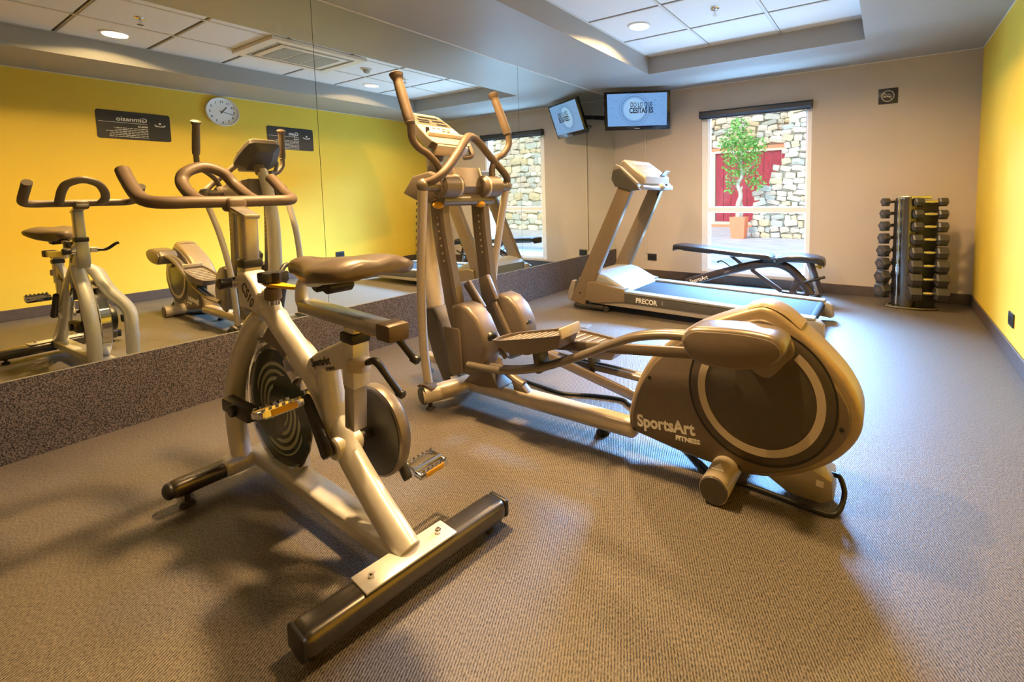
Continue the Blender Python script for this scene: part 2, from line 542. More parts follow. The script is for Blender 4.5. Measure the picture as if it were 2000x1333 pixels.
ROOT = {}
def put(name, mb, m, parent=None, smooth=True, label=None, kind=None, ang=40):
    """one mesh object; mesh given in room coordinates"""
    off = V((0, 0, 0))
    if parent is not None:
        off = ROOT.get(parent, V((0, 0, 0)))
    me = bpy.data.meshes.new(name)
    if isinstance(mb, MB):
        bm = mb.bm
        bmesh.ops.remove_doubles(bm, verts=bm.verts, dist=1e-6)
        bmesh.ops.translate(bm, verts=bm.verts, vec=-off)
        bm.to_mesh(me)
        bm.free()
    else:
        me = mb
        me.name = name
        me.transform(Matrix.Translation(-off))
    if smooth:
        for p in me.polygons: p.use_smooth = True
        me.set_sharp_from_angle(angle=math.radians(ang))
    me.materials.clear()
    me.materials.append(m)
    o = bpy.data.objects.new(name, me)
    COL.objects.link(o)
    if parent is not None:
        o.parent = parent
        ROOT[o] = off
    if label: o['label'] = label
    if kind: o['kind'] = kind
    return o

def thing(name, label, cat, loc, group=None):
    o = bpy.data.objects.new(name, None)
    o.empty_display_size = 0.1
    COL.objects.link(o)
    o.location = loc
    ROOT[o] = V(loc)
    o['label'] = label
    o['category'] = cat
    if group: o['group'] = group
    return o
def tag(o, label, cat, group=None):
    o['label'] = label
    o['category'] = cat
    if group: o['group'] = group
    return o
def struct(name, mb, m, parent=None, smooth=False):
    o = put(name, mb, m, parent, smooth=smooth)
    o['kind'] = 'structure'
    return o

def text_mesh(body, size, origin, xdir, ydir, depth=0.001, align='LEFT', bold=0.0, xs=1.0, shear=0.0):
    cu = bpy.data.curves.new('txt', 'FONT')
    cu.body = body
    cu.size = size
    cu.extrude = depth / 2
    cu.align_x = align
    cu.offset = bold
    cu.shear = shear
    cu.resolution_u = 3
    o = bpy.data.objects.new('txt', cu)
    COL.objects.link(o)
    bpy.context.view_layer.update()
    dg = bpy.context.evaluated_depsgraph_get()
    me = bpy.data.meshes.new_from_object(o.evaluated_get(dg))
    bpy.data.objects.remove(o)
    bpy.data.curves.remove(cu)
    x = V(xdir).normalized(); y = V(ydir); y = (y - x * y.dot(x)).normalized(); n = x.cross(y)
    m = Matrix((x, y, n)).transposed().to_4x4()
    me.transform(Matrix.Translation(V(origin)) @ m @ Matrix.Diagonal((xs, 1, 1, 1)))
    return me
def lettering(body, size, origin, xdir, ydir, m, parent, **k):
    return put('lettering', text_mesh(body, size, origin, xdir, ydir, **k), m, parent, smooth=False)

# ================================================================== the room
WL, WR_, WB, WT = -1.843, -0.672, 0.12, 1.972         # window opening
struct('floor', MB().mm((XM - 0.1, YF - 0.1, -0.1), (XR + 0.1, YB + 0.0, 0)), M['carpet'])
struct('wall_right', MB().mm((XR, YF - 0.1, 0), (XR + 0.15, YB + 0.2, ZT + 0.2)), M['wall_yellow'])
wb = MB()
wb.mm((XM - 0.1, YB, 0), (WL, YB + 0.2, ZT + 0.2))
wb.mm((WR_, YB, 0), (XR, YB + 0.2, ZT + 0.2))
wb.mm((WL, YB, WT), (WR_, YB + 0.2, ZT + 0.2))
wb.mm((WL, YB, 0), (WR_, YB + 0.2, WB))
struct('wall_back', wb, M['wall_beige'])
struct('wall_front', MB().mm((XM - 0.1, YF - 0.15, 0), (XR, YF, ZT + 0.2)), M['wall_beige'])
struct('wall_left', MB().mm((XM - 0.15, YF, 0.0), (XM - 0.008, YB, ZT + 0.2)), M['seam'])
pl = struct('trim_1', MB().mm((XM - 0.007, YF, 0.0), (XM + 0.002, YB, 0.334)), M['plinth'])
struct('trim_2', MB().mm((XM - 0.006, YF, 0.3345), (XM + 0.0035, YB, 0.3385)), M['mirror_edge'])

RX0, RX1, RY0, RY1 = -2.1055, -0.1853, -1.62, 4.455    # recess in the bulkhead
ce = MB()
for a, b in (((XM - 0.1, YF - 0.1, ZC), (RX0, YB, ZT + 0.2)), ((RX1, YF - 0.1, ZC), (XR, YB, ZT + 0.2)),
             ((RX0, RY1, ZC), (RX1, YB, ZT + 0.2)), ((RX0, YF - 0.1, ZC), (RX1, RY0, ZT + 0.2)),
             ((RX0, RY0, ZT + 0.03), (RX1, RY1, ZT + 0.2))):
    ce.mm(a, b)
ceil = struct('ceiling', ce, M['bulkhead'])
yj = [RY1, 3.9, 3.3, 2.73, 2.16, 1.6, 1.025, 0.45, -0.125, -0.7, -1.275, RY0]
xj = [RX0, -1.466, -0.836, RX1]
tme = {}
for i in range(3):
    for j in range(len(yj) - 1):
        x0, x1, y1, y0 = xj[i], xj[i + 1], yj[j], yj[j + 1]
        put('ceiling_tile', MB().box(((x0 + x1) / 2, (y0 + y1) / 2, ZT + 0.014), (x1 - x0 - 0.026, y1 - y0 - 0.026, 0.02), None, 0.004, 1), M['tile'], ceil, smooth=False)
for x in xj[1:-1]:
    put('grid_bar', MB().mm((x - 0.011, RY0, ZT), (x + 0.011, RY1, ZT + 0.028)), M['grid'], ceil, smooth=False)
for y in yj[1:-1]:
    for i in range(3):
        put('grid_bar', MB().mm((xj[i] + 0.012, y - 0.0035, ZT + 0.001), (xj[i + 1] - 0.012, y + 0.0035, ZT + 0.028)), M['tread_panel'], ceil, smooth=False)
put('edge_angle', MB().mm((RX0, RY0, ZT), (RX0 + 0.018, RY1, ZT + 0.004)).mm((RX1 - 0.018, RY0, ZT), (RX1, RY1, ZT + 0.004))
    .mm((RX0, RY1 - 0.018, ZT), (RX1, RY1, ZT + 0.004)), M['grid'], ceil, smooth=False)
# thin white bead where walls meet the bulkhead
struct('trim_3', MB().mm((XR - 0.005, YF, ZC - 0.006), (XR, YB, ZC)), M['bead'])
struct('trim_4', MB().mm((XM, YB - 0.005, ZC - 0.005), (XR - 0.005, YB, ZC)), M['bead'])
struct('trim_5', MB().mm((XM, YF, ZC - 0.006), (XM + 0.004, YB - 0.006, ZC)), M['bead'])
struct('baseboard_back', MB().mm((XM + 0.003, YB - 0.014, 0), (XR - 0.014, YB, 0.098), 0.003, 1), M['baseboard'])
struct('baseboard_right', MB().mm((XR - 0.014, YF, 0), (XR, YB, 0.098), 0.003, 1), M['baseboard'])

# mirror panels
seams = [YF + 0.002, -0.3, 1.59, 3.455, YB - 0.002]
mlab = ['frameless wall mirror panel behind the camera, outside the frame', 'frameless mirror panel at the left edge reflecting the spin bike and clock',
        'frameless middle mirror panel, between the two seams, behind the elliptical trainer', 'frameless mirror panel next to the window wall, reflecting the television']
for i in range(4):
    if i == 0: continue
    o = put('mirror_panel', MB().mm((XM - 0.006, seams[i] + 0.0015, 0.339), (XM, seams[i + 1] - 0.0015, ZC - 0.001)), M['mirror'], None, smooth=False)
    tag(o, mlab[i], 'mirror', 'wall mirror panels')
o = put('mirror_panel', MB().mm((XM - 0.006, seams[0], 0.339), (XM, seams[1] - 0.0015, ZC - 0.001)), M['mirror'], None, smooth=False)
tag(o, 'frameless mirror panel nearest the camera, left of the clock reflection', 'mirror', 'wall mirror panels')

# window
wf = MB()
fy0, fy1 = YB + 0.015, YB + 0.075
wf.mm((WL, fy0, WB), (WL + 0.078, fy1, WT), 0.004, 1).mm((WR_ - 0.045, fy0, WB), (WR_, fy1, WT), 0.004, 1)
wf.mm((WL + 0.078, fy0, WT - 0.07), (WR_ - 0.045, fy1, WT), 0.004, 1)
wf.mm((WL + 0.078, fy0, WB), (WR_ - 0.045, fy1, WB + 0.045), 0.004, 1)
win = struct('window_1', wf, M['alu'])
put('transom', MB().mm((WL + 0.078, fy0 + 0.004, 0.818), (WR_ - 0.045, fy1, 0.884), 0.005, 1), M['alu'], win, smooth=False)
put('glazing_bead', MB().mm((WL + 0.078, fy0 + 0.018, 0.165), (WL + 0.094, fy1, 1.902)).mm((WR_ - 0.06, fy0 + 0.018, 0.165), (WR_ - 0.045, fy1, 1.902)), M['alu'], win, smooth=False)
for z0, z1 in ((0.165, 0.818), (0.884, 1.902)):
    put('pane', MB().mm((WL + 0.078, YB + 0.044, z0), (WR_ - 0.045, YB + 0.050, z1)), M['glass'], win, smooth=False)

# roller blind in its cassette
t = thing('roller_blind', 'rolled-up dark grey blind cassette across the top of the window', 'blind', (-1.257, YB - 0.03, 1.885))
put('cassette', MB().prism([(YB - 0.002, 1.972), (YB - 0.05, 1.972), (YB - 0.066, 1.955), (YB - 0.068, 1.915), (YB - 0.055, 1.898), (YB - 0.002, 1.898)], WL - 0.002, WR_ + 0.002, 'x', 0.003, 1), M['blind'], t, ang=25)
for x in (WL - 0.006, WR_ + 0.001):
    put('end_cap', MB().mm((x, YB - 0.07, 1.892), (x + 0.006, YB - 0.001, 1.976), 0.002, 1), M['black'], t)
put('bottom_rail', MB().bar((WL + 0.01, YB - 0.034, 1.889), (WR_ - 0.01, YB - 0.034, 1.889), 0.02, 0.014, (0, 0, 1), 0.004), M['blind'], t)

# ------------------------------------------------------------------ ceiling fittings
def downlight(x, y, label, power=1.0):
    t = thing('downlight', label, 'ceiling light', (x, y, ZT), 'recessed ceiling downlights')
    put('trim_ring', MB().lathe([(0.078, 0), (0.098, 0), (0.096, -0.006), (0.08, -0.008), (0.078, 0)], (x, y, ZT + 0.003), (0, 0, 1), 28), M['lamp_trim'], t)
    put('diffuser', MB().lathe([(0, -0.006), (0.05, -0.005), (0.078, 0.0)], (x, y, ZT + 0.001), (0, 0, 1), 28), M['lamp'], t)
    ld = bpy.data.lights.new('downlight_lamp', 'AREA')
    ld.shape = 'DISK'
    ld.size = 0.15
    ld.energy = LAMP_POWER * power
    ld.color = LAMP_COLOR
    ld.spread = math.radians(155)
    lo = bpy.data.objects.new('downlight_lamp', ld)
    COL.objects.link(lo)
    lo.location = (0, 0, -0.012)
    lo.parent = t
downlight(-1.785, 3.60, 'round lit downlight in the recess by the mirror, nearest the window', 0.72)
downlight(-0.52, 3.58, 'round lit downlight in the recess, seen in the mirror beside the smoke detector', 0.66)
downlight(-0.52, 1.31, 'round lit downlight seen in the mirror at upper left, beside a sprinkler', 0.55)
downlight(-1.785, 1.31, 'round lit downlight above the spin bike, out of the frame', 1.5)

def sprinkler(x, y, label):
    t = thing('sprinkler', label, 'sprinkler', (x, y, ZT), 'ceiling sprinklers')
    put('escutcheon', MB().lathe([(0, -0.012), (0.018, -0.012), (0.034, -0.002), (0.036, 0.003)], (x, y, ZT + 0.003), (0, 0, 1), 20), M['chrome'], t)
    put('head', MB().cyl((x, y, ZT - 0.045), (x, y, ZT - 0.008), 0.008, 12).cyl((x, y, ZT - 0.05), (x, y, ZT - 0.046), 0.02, 16), M['chrome'], t)
sprinkler(-1.147, 3.593, 'chrome ceiling sprinkler in the tiled recess, seen directly above')
sprinkler(-1.135, 1.307, 'chrome ceiling sprinkler seen in the mirror next to a lit downlight')

t = thing('smoke_detector', 'round beige smoke detector on the ceiling beside the air conditioner', 'smoke detector', (-1.178, 3.1, ZT))
put('base', MB().lathe([(0, -0.014), (0.055, -0.014), (0.058, 0.003)], (-1.178, 3.1, ZT + 0.003), (0, 0, 1), 24), M['ac'], t)
put('dome', MB().lathe([(0, -0.05), (0.02, -0.048), (0.034, -0.036), (0.04, -0.014)], (-1.178, 3.1, ZT + 0.003), (0, 0, 1), 24), M['ac_grille'], t)

t = thing('air_conditioner', 'white ceiling cassette air conditioner with square return grille', 'air conditioner', (-1.15, 2.445, ZT - 0.03))
ax0, ax1, ay0, ay1 = -1.54, -0.765, 2.03, 2.875
fr = MB()
fr.strip([(ax0, ay0), (ax1, ay0), (ax1, ay1), (ax0, ay1)], [(ax0 + 0.075, ay0 + 0.075), (ax1 - 0.075, ay0 + 0.075), (ax1 - 0.075, ay1 - 0.075), (ax0 + 0.075, ay1 - 0.075)], ZT - 0.03, ZT - 0.001, 'z')
put('frame', fr, M['ac'], t, smooth=False)
put('inner_panel', MB().mm((ax0 + 0.12, ay0 + 0.12, ZT - 0.034), (ax1 - 0.12, ay1 - 0.12, ZT - 0.012), 0.006, 2), M['ac'], t)
put('air_slot', MB().mm((ax0 + 0.07, ay0 + 0.07, ZT - 0.01), (ax1 - 0.07, ay1 - 0.07, ZT - 0.004)), M['black'], t, smooth=False)
for a, b in (((ax0 + 0.09, ay0 + 0.1), (ax0 + 0.112, ay1 - 0.1)), ((ax1 - 0.112, ay0 + 0.1), (ax1 - 0.09, ay1 - 0.1)), ((ax0 + 0.1, ay0 + 0.09), (ax1 - 0.1, ay0 + 0.105)), ((ax0 + 0.1, ay1 - 0.105), (ax1 - 0.1, ay1 - 0.09))):
    put('louver', MB().mm((*a, ZT - 0.024), (*b, ZT - 0.018)), M['ac_grille'], t, smooth=False)
gx0, gx1, gy0, gy1 = ax0 + 0.165, ax1 - 0.165, ay0 + 0.165, ay1 - 0.165
for k in range(3):
    y0 = gy0 + (gy1 - gy0) * k / 3 + 0.008
    y1 = gy0 + (gy1 - gy0) * (k + 1) / 3 - 0.008
    g = MB()
    for i in range(16):
        x = gx0 + (gx1 - gx0) * (i + 0.5) / 16
        g.mm((x - 0.008, y0, ZT - 0.0385), (x + 0.008, y1, ZT - 0.0345))
    put('return_grille', g, M['ac_grille'], t, smooth=False)

# ------------------------------------------------------------------ things on the walls
def wall_sign(y0, y1, z0, z1, label, title, sub, nlines, s):
    yc, zc = (y0 + y1) / 2, (z0 + z1) / 2
    t = thing('gym_rules_sign', label, 'sign', (XR - 0.004, yc, z0), 'black rules signs on the yellow wall')
    r = 0.018
    put('plate', MB().prism([(y0 + r, z0), (y1 - r, z0), (y1 - r * 0.3, z0 + r * 0.3), (y1, z0 + r), (y1, z1 - r), (y1 - r * 0.3, z1 - r * 0.3), (y1 - r, z1), (y0 + r, z1), (y0 + r * 0.3, z1 - r * 0.3), (y0, z1 - r), (y0, z0 + r), (y0 + r * 0.3, z0 + r * 0.3)], XR - 0.006, XR - 0.0005, 'x'), M['sign'], t, smooth=False)
    X, Y = (0, -1, 0), (0, 0, 1)
    ys = y1 - 0.185
    xx = XR - 0.0068
    lettering(title, s, (xx, ys, z1 - 0.098), X, Y, M['white_print'], t, bold=0.0012)
    put('rule', MB().mm((xx, y0 + 0.015, z1 - 0.118), (xx - 0.0006, ys, z1 - 0.114)), M['white_print'], t, smooth=False)
    lettering(sub, 0.022, (xx, ys, z1 - 0.152), X, Y, M['white_print'], t, bold=0.0008)
    ln = MB()
    for k in range(nlines):
        z = z1 - 0.172 - k * 0.0175
        y = ys
        end = ys - (0.26 + 0.08 * random.random()) * (0.93 if k else 0.9)
        while y > end:
            w = 0.012 + 0.03 * random.random()
            ln.mm((xx, y, z), (xx - 0.0006, max(y - w, end), z + 0.0055))
            y -= w + 0.006
    put('fine_print', ln, M['white_print'], t, smooth=False)
    # emblem: two open hands under a dot
    ly, lz = y1 - 0.085, z1 - 0.115
    em = MB().lathe([(0, 0), (0.011, 0), (0.011, 0.0008), (0, 0.0008)], (xx, ly, lz + 0.018), (-1, 0, 0), 16)
    for sgn in (-1, 1):
        em.tube([(xx, ly + sgn * 0.002, lz - 0.016), (xx, ly + sgn * 0.018, lz - 0.008), (xx, ly + sgn * 0.03, lz - 0.011), (xx, ly + sgn * 0.042, lz + 0.006)], [0.004, 0.0055, 0.0055, 0.005], 8, rz=None)
    put('emblem', em, M['white_print'], t)
wall_sign(1.40, 1.965, 1.688, 1.970, 'black Gimnasio rules sign on the yellow wall, reflected left of the clock', 'Gimnasio', 'REGLAS', 6, 0.062)
wall_sign(2.905, 3.46, 1.692, 1.977, 'black Gym rules sign on the yellow wall, reflected right of the clock', 'Gym', 'RULES', 7, 0.062)

cy_, cz_, cr = 2.447, 2.078, 0.165
t = thing('wall_clock', 'round white wall clock with black numerals, seen in the mirror', 'clock', (XR - 0.02, cy_, cz_ - cr))
put('rim', MB().lathe([(cr - 0.014, 0.012), (cr - 0.012, 0.036), (cr - 0.006, 0.04), (cr, 0.034), (cr, 0.0), (cr - 0.014, 0.0)], (XR, cy_, cz_), (-1, 0, 0), 48), M['clock_rim'], t)
put('dial', MB().lathe([(0, 0.012), (cr - 0.013, 0.012), (cr - 0.013, 0.002), (0, 0.002)], (XR, cy_, cz_), (-1, 0, 0), 48), M['clock_face'], t)
xx = XR - 0.0128
for h in range(1, 13):
    a = PI / 2 - h * PI / 6
    y, z = cy_ - 0.118 * math.cos(a), cz_ + 0.118 * math.sin(a)
    put('numeral', text_mesh(str(h), 0.036, (xx, y, z - 0.013), (0, -1, 0), (0, 0, 1), align='CENTER', bold=0.0006), M['dark_print'], t, smooth=False)
def hand(ang, L, w, xo, back=0.025):
    d = V((0, -math.cos(ang), math.sin(ang)))
    c = V((XR - xo, cy_, cz_))
    return MB().bar(c - d * back, c + d * L, w, 0.0015, (1, 0, 0))
ah = PI / 2 - (10.72 / 12) * 2 * PI
am = PI / 2 - (43 / 60) * 2 * PI
put('hour_hand', hand(ah, 0.075, 0.008, 0.016), M['dark_print'], t)
put('minute_hand', hand(am, 0.115, 0.0055, 0.019), M['dark_print'], t)
put('hub', MB().cyl((XR - 0.013, cy_, cz_), (XR - 0.022, cy_, cz_), 0.008, 14), M['dark_print'], t)

def socket(name, label, c, u, n):
    """dark socket plate; u along the wall, n into the room"""
    c, u, n = V(c), V(u), V(n)
    t = thing(name, label, 'power socket', c - V((0, 0, 0.042)), 'dark wall sockets')
    put('plate', MB().bar(c - u * 0.061, c + u * 0.061, 0.084, 0.01, n, 0.003), M['socket'], t)
    for k in (-1, 0, 1):
        q = c + u * 0.034 * k + n * 0.0055
        put('module', MB().bar(q - u * 0.0145, q + u * 0.0145, 0.048, 0.004, n, 0.001, 1), M['black'], t)
socket('wall_socket', 'dark socket on the yellow wall just above its baseboard', (XR - 0.005, 3.735, 0.245), (0, 1, 0), (-1, 0, 0))
socket('wall_socket', 'dark socket low on the beige wall below the conduit', (-2.474, YB - 0.005, 0.258), (1, 0, 0), (0, -1, 0))

o = put('conduit', MB().mm((-2.566, YB - 0.013, 0.30), (-2.542, YB - 0.0005, 1.86), 0.003, 1), M['conduit'])
tag(o, 'slim beige cable conduit running down the wall from the television', 'conduit')

t = thing('no_smoking_sign', 'small black no smoking plate on the beige wall above the dumbbells', 'sign', (-0.015, YB - 0.003, 1.863))
x0, x1, z0, z1 = -0.094, 0.063, 1.863, 2.007
put('plate', MB().mm((x0, YB - 0.006, z0), (x1, YB - 0.0005, z1), 0.004, 2), M['sign'], t)
cx_, cz2 = -0.018, 1.935
sg = MB().lathe([(0.046, 0), (0.053, 0), (0.053, 0.001), (0.046, 0.001), (0.046, 0)], (cx_, YB - 0.006, cz2), (0, -1, 0), 32)
sg.bar((cx_ - 0.034, YB - 0.0066, cz2 + 0.034), (cx_ + 0.034, YB - 0.0066, cz2 - 0.034), 0.006, 0.001, (0, 1, 0))
put('prohibition_ring', sg, M['ring'], t, smooth=False)
put('cigarette', MB().mm((cx_ - 0.036, YB - 0.0072, cz2 - 0.010), (cx_ + 0.022, YB - 0.0062, cz2)).mm((cx_ + 0.026, YB - 0.0072, cz2 - 0.010), (cx_ + 0.034, YB - 0.0062, cz2))
    .tube([(cx_ + 0.024, YB - 0.0067, cz2 + 0.006), (cx_ + 0.016, YB - 0.0067, cz2 + 0.014), (cx_ + 0.004, YB - 0.0067, cz2 + 0.014), (cx_ + 0.0, YB - 0.0067, cz2 + 0.026)], 0.0025, 6), M['ring'], t, smooth=False)

# ------------------------------------------------------------------ television in the corner
TL, TR_, BL_, BR_ = V((-2.80, 4.712, 2.212)), V((-2.116, 5.048, 2.212)), V((-2.865, 4.842, 1.797)), V((-2.181, 5.178, 1.797))
tu = (TR_ - TL).normalized(); tv = (TL - BL_).normalized(); tv = (tv - tu * tv.dot(tu)).normalized(); tn = tu.cross(tv)   # tn points into the room
if tn.y > 0: tn = -tn
tc_ = (TL + TR_ + BL_ + BR_) / 4
TW, TH = (TR_ - TL).length, (TL - BL_).length
rot = Matrix((tu, tn, tv)).transposed()
t = thing('wall_television', 'black flat television on a corner wall arm near the window', 'television', tc_ - tv * TH / 2)
put('bezel', MB().box(tc_ - tn * 0.02, (TW, 0.045, TH), rot, 0.01), M['tv'], t)
put('rear_housing', MB().box(tc_ - tn * 0.055, (TW * 0.8, 0.04, TH * 0.72), rot, 0.015), M['black'], t)
def tp(u, v, d=0.0):
    return tc_ + tu * (u * TW) + tv * (v * TH) + tn * d
s_ = put('screen', MB().box(tp(0, 0.035, 0.0033), (TW * 0.9, 0.002, TH * 0.84), rot), M['screen'], t, smooth=False)
put('screen_disc', MB().lathe([(0, 0), (0.125, 0), (0.125, 0.0006), (0, 0.0006)], tp(-0.04, 0.05, 0.0044), tn, 40), M['screen_light'], t, smooth=False)
rg = MB()
for r_, w_ in ((0.175, 0.003), (0.145, 0.006)):
    rg.lathe([(r_, 0), (r_ + w_, 0), (r_ + w_, 0.0006), (r_, 0.0006), (r_, 0)], tp(-0.04, 0.05, 0.0048), tn, 48, 0, 2 * PI)
for u_ in (-0.4, -0.36, -0.31, 0.22, 0.27, 0.33, 0.37, 0.4):
    for v_ in (-0.3, -0.1, 0.12, 0.3):
        if random.random() < 0.6:
            rg.box(tp(u_, v_ + random.uniform(-0.05, 0.05), 0.005), (0.025, 0.0006, 0.003), rot)
put('screen_graphics', rg, M['screen_line'], t, smooth=False)
put('screen_lettering', text_mesh('DO LO QUE', 0.075, tp(-0.10, 0.11, 0.0062), tu, tv, xs=0.62, bold=0.001), M['screen_text'], t, smooth=False)
put('screen_lettering', text_mesh('CESITAS ES', 0.085, tp(-0.115, -0.045, 0.0062), tu, tv, xs=0.66, bold=0.003), M['screen_text'], t, smooth=False)
put('logo', MB().box(tp(0.0, -0.455, 0.0035), (0.06, 0.002, 0.008), rot), M['plate_metal'], t, smooth=False)
arm = MB().bar(tc_ - tn * 0.075, V((-2.78, 5.10, 2.02)), 0.04, 0.05).bar(V((-2.78, 5.10, 2.02)), V((-2.90, YB - 0.01, 2.02)), 0.04, 0.05)
put('wall_arm', arm, M['black'], t)
put('wall_plate', MB().mm((-2.955, YB - 0.022, 1.93), (-2.845, YB - 0.001, 2.11), 0.004, 1), M['black'], t)
put('cable', MB().tube([tc_ - tn * 0.07 - tv * 0.1, (-2.7, 5.18, 1.93), (-2.60, 5.27, 1.90), (-2.555, YB - 0.015, 1.86)], 0.006, 8), M['cable'], t)

# ================================================================== spin bike
def bike():
    yc = 0.745
    t = thing('spin_bike', 'silver framed spin bike with brown foam handlebars, in the foreground', 'exercise bike', (-1.56, yc, 0))
    # rear stabilizer
    a, b = V((-1.094, 0.462, 0.062)), V((-1.036, 1.046, 0.062))
    d = (b - a).normalized()
    rs = put('rear_stabilizer', MB().bar(a, b, 0.092, 0.066, (0, 0, 1), 0.024, 4), M['darkchrome'], t)
    put('end_cap', MB().bar(a - d * 0.003, a + d * 0.012, 0.084, 0.058, (0, 0, 1), 0.02, 3), M['black'], rs)
    put('end_cap', MB().bar(b - d * 0.01, b + d * 0.01, 0.084, 0.058, (0, 0, 1), 0.02, 3), M['black'], rs)
    for f in (0.07, 0.93):
        q = a.lerp(b, f)
        put('levelling_foot', MB().cyl((q.x, q.y, 0.0), (q.x, q.y, 0.014), 0.02, 16, 0.017, 0.004).cyl((q.x, q.y, 0.012), (q.x, q.y, 0.045), 0.008, 10), M['rubber'], rs)
    pm = a.lerp(b, 0.47)
    pa, pb = pm - d * 0.135, pm + d * 0.125
    mp = put('mounting_plate', MB().bar(pa + V((0, 0, 0.035)), pb + V((0, 0, 0.035)), 0.082, 0.007, (0, 0, 1), 0.003), M['frame'], t)
    for q in (pa + d * 0.035, pb - d * 0.035):
        put('bolt', MB().cyl(q + V((0, 0, 0.037)), q + V((0, 0, 0.047)), 0.009, 6).cyl(q + V((0, 0, 0.047)), q + V((0, 0, 0.052)), 0.005, 10), M['chrome'], mp)
    # base tube
    put('base_tube', MB().bar((-1.075, 0.748, 0.072), (-2.04, 0.79, 0.082), 0.078, 0.052, (0, 0, 1), 0.012, 3), M['frame'], t)
    # front stabilizer
    fs = put('front_stabilizer', MB().bar((-2.035, 0.66, 0.075), (-2.035, 0.93, 0.075), 0.075, 0.062, (0, 0, 1), 0.02, 3), M['frame'], t)
    for y0, y1 in ((0.515, 0.70), (0.89, 1.075)):
        put('stabilizer_tube', MB().bar((-2.035, y0, 0.072), (-2.035, y1, 0.072), 0.066, 0.055, (0, 0, 1), 0.02, 3), M['darkchrome'], fs)
    for y, s in ((0.515, -1), (1.075, 1)):
        put('end_cap', MB().ball((-2.035, y, 0.072), 0.032, (1.05, 0.55, 0.88)), M['black'], fs)
        put('levelling_foot', MB().cyl((-2.03, y - s * 0.045, 0.0), (-2.03, y - s * 0.045, 0.016), 0.024, 18, 0.02, 0.005).cyl((-2.03, y - s * 0.045, 0.014), (-2.03, y - s * 0.045, 0.05), 0.008, 10), M['rubber'], fs)
        put('transport_wheel', MB().cyl((-2.115, y - s * 0.085, 0.035), (-2.115, y - s * 0.06, 0.035), 0.033, 20, None, 0.005).bar((-2.06, y - s * 0.072, 0.06), (-2.12, y - s * 0.072, 0.035), 0.035, 0.012), M['rubber'], fs)
    # fork
    for yb, yt, s in ((0.728, 0.735, -1), (0.892, 0.765, 1)):
        put('fork_leg', MB().tube([(-1.815, yt, 0.660), (-1.86, (yt * 2 + yb) / 3, 0.618), (-1.955, (yb + yt) / 2, 0.52), (-2.032, yb, 0.39), (-2.060, yb, 0.265), (-2.05, yb, 0.15), (-2.030, yb, 0.08)],
                                  [0.028, 0.034, 0.034, 0.033, 0.032, 0.032, 0.032], 18, n=8), M['frame'], t)
    # main tube, cranked at the bottom bracket
    put('main_tube', MB().tube([(-1.87, yc, 0.765), (-1.747, yc, 0.665), (-1.60, yc, 0.565), (-1.486, yc, 0.480), (-1.40, yc, 0.375), (-1.345, yc, 0.30), (-1.22, yc, 0.19), (-1.082, yc, 0.088)],
                               [0.026, 0.030, 0.031, 0.031, 0.031, 0.032, 0.033, 0.034], 20, n=6, rz=0.034), M['frame'], t)
    # head plate with the model lettering
    hp = put('head_plate', MB().prism([(-1.925, 0.805), (-1.865, 0.805), (-1.82, 0.775), (-1.752, 0.692), (-1.765, 0.655), (-1.81, 0.665), (-1.865, 0.675), (-1.925, 0.675)], yc - 0.033, yc + 0.033, 'y', 0.012, 3), M['frame'], t)
    lettering('CS10', 0.056, (-1.892, yc - 0.0342, 0.748), (0.72, 0, -0.69), (0.69, 0, 0.72), M['dark_print'], hp, xs=0.78)
    # handlebar post
    put('handlebar_sleeve', MB().bar((-1.902, yc, 0.66), (-1.902, yc, 0.822), 0.054, 0.060, (1, 0, 0), 0.006), M['post'], t)
    put('collar', MB().bar((-1.901, yc, 0.815), (-1.901, yc, 0.845), 0.061, 0.068, (1, 0, 0), 0.006), M['black'], t)
    put('handlebar_post', MB().bar((-1.898, yc, 0.83), (-1.888, yc, 1.0), 0.046, 0.052, (1, 0, 0), 0.008, 3), M['post'], t)
    put('stem_channel', MB().bar((-1.852, yc, 0.992), (-2.02, yc, 1.036), 0.05, 0.016, (0, 0, 1), 0.005), M['post'], t)
    put('stem_clamp', MB().bar((-1.985, yc - 0.032, 1.035), (-1.985, yc + 0.032, 1.035), 0.055, 0.05, (0, 0, 1), 0.014, 3), M['foam'], t)
    put('handlebar', MB().tube([(-2.222, 0.520, 1.158), (-2.175, 0.518, 1.125), (-2.085, 0.517, 1.072), (-2.035, 0.528, 1.052), (-2.002, 0.565, 1.046), (-1.99, 0.63, 1.046),
                                (-1.985, 0.745, 1.046), (-1.983, 0.86, 1.047), (-1.99, 0.925, 1.048), (-2.03, 0.957, 1.055), (-2.09, 0.962, 1.075), (-2.16, 0.962, 1.118), (-2.195, 0.960, 1.14)], 0.0205, 16, n=8), M['foam'], t)
    put('inner_handlebar', MB().tube([(-1.985, 0.662, 1.046), (-2.03, 0.655, 1.056), (-2.095, 0.650, 1.085), (-2.144, 0.652, 1.121), (-2.158, 0.672, 1.155), (-2.169, 0.728, 1.176),
                                      (-2.167, 0.785, 1.155), (-2.150, 0.812, 1.112), (-2.095, 0.825, 1.075), (-2.03, 0.826, 1.053), (-1.985, 0.826, 1.046)], 0.0195, 16, n=8), M['foam'], t)
    for y in (0.520, 0.960):
        pass
    # adjuster knobs on the head
        st = MB()
    prof = [(0.038 + 0.006 * math.cos(6 * k * 2 * PI / 36), k * 2 * PI / 36) for k in range(36)]
    st.prism([(-1.735 + r * math.cos(a_), yc + r * math.sin(a_)) for r, a_ in prof], 0.775, 0.812, 'z', 0.006)
    put('tension_knob', st, M['black'], t)
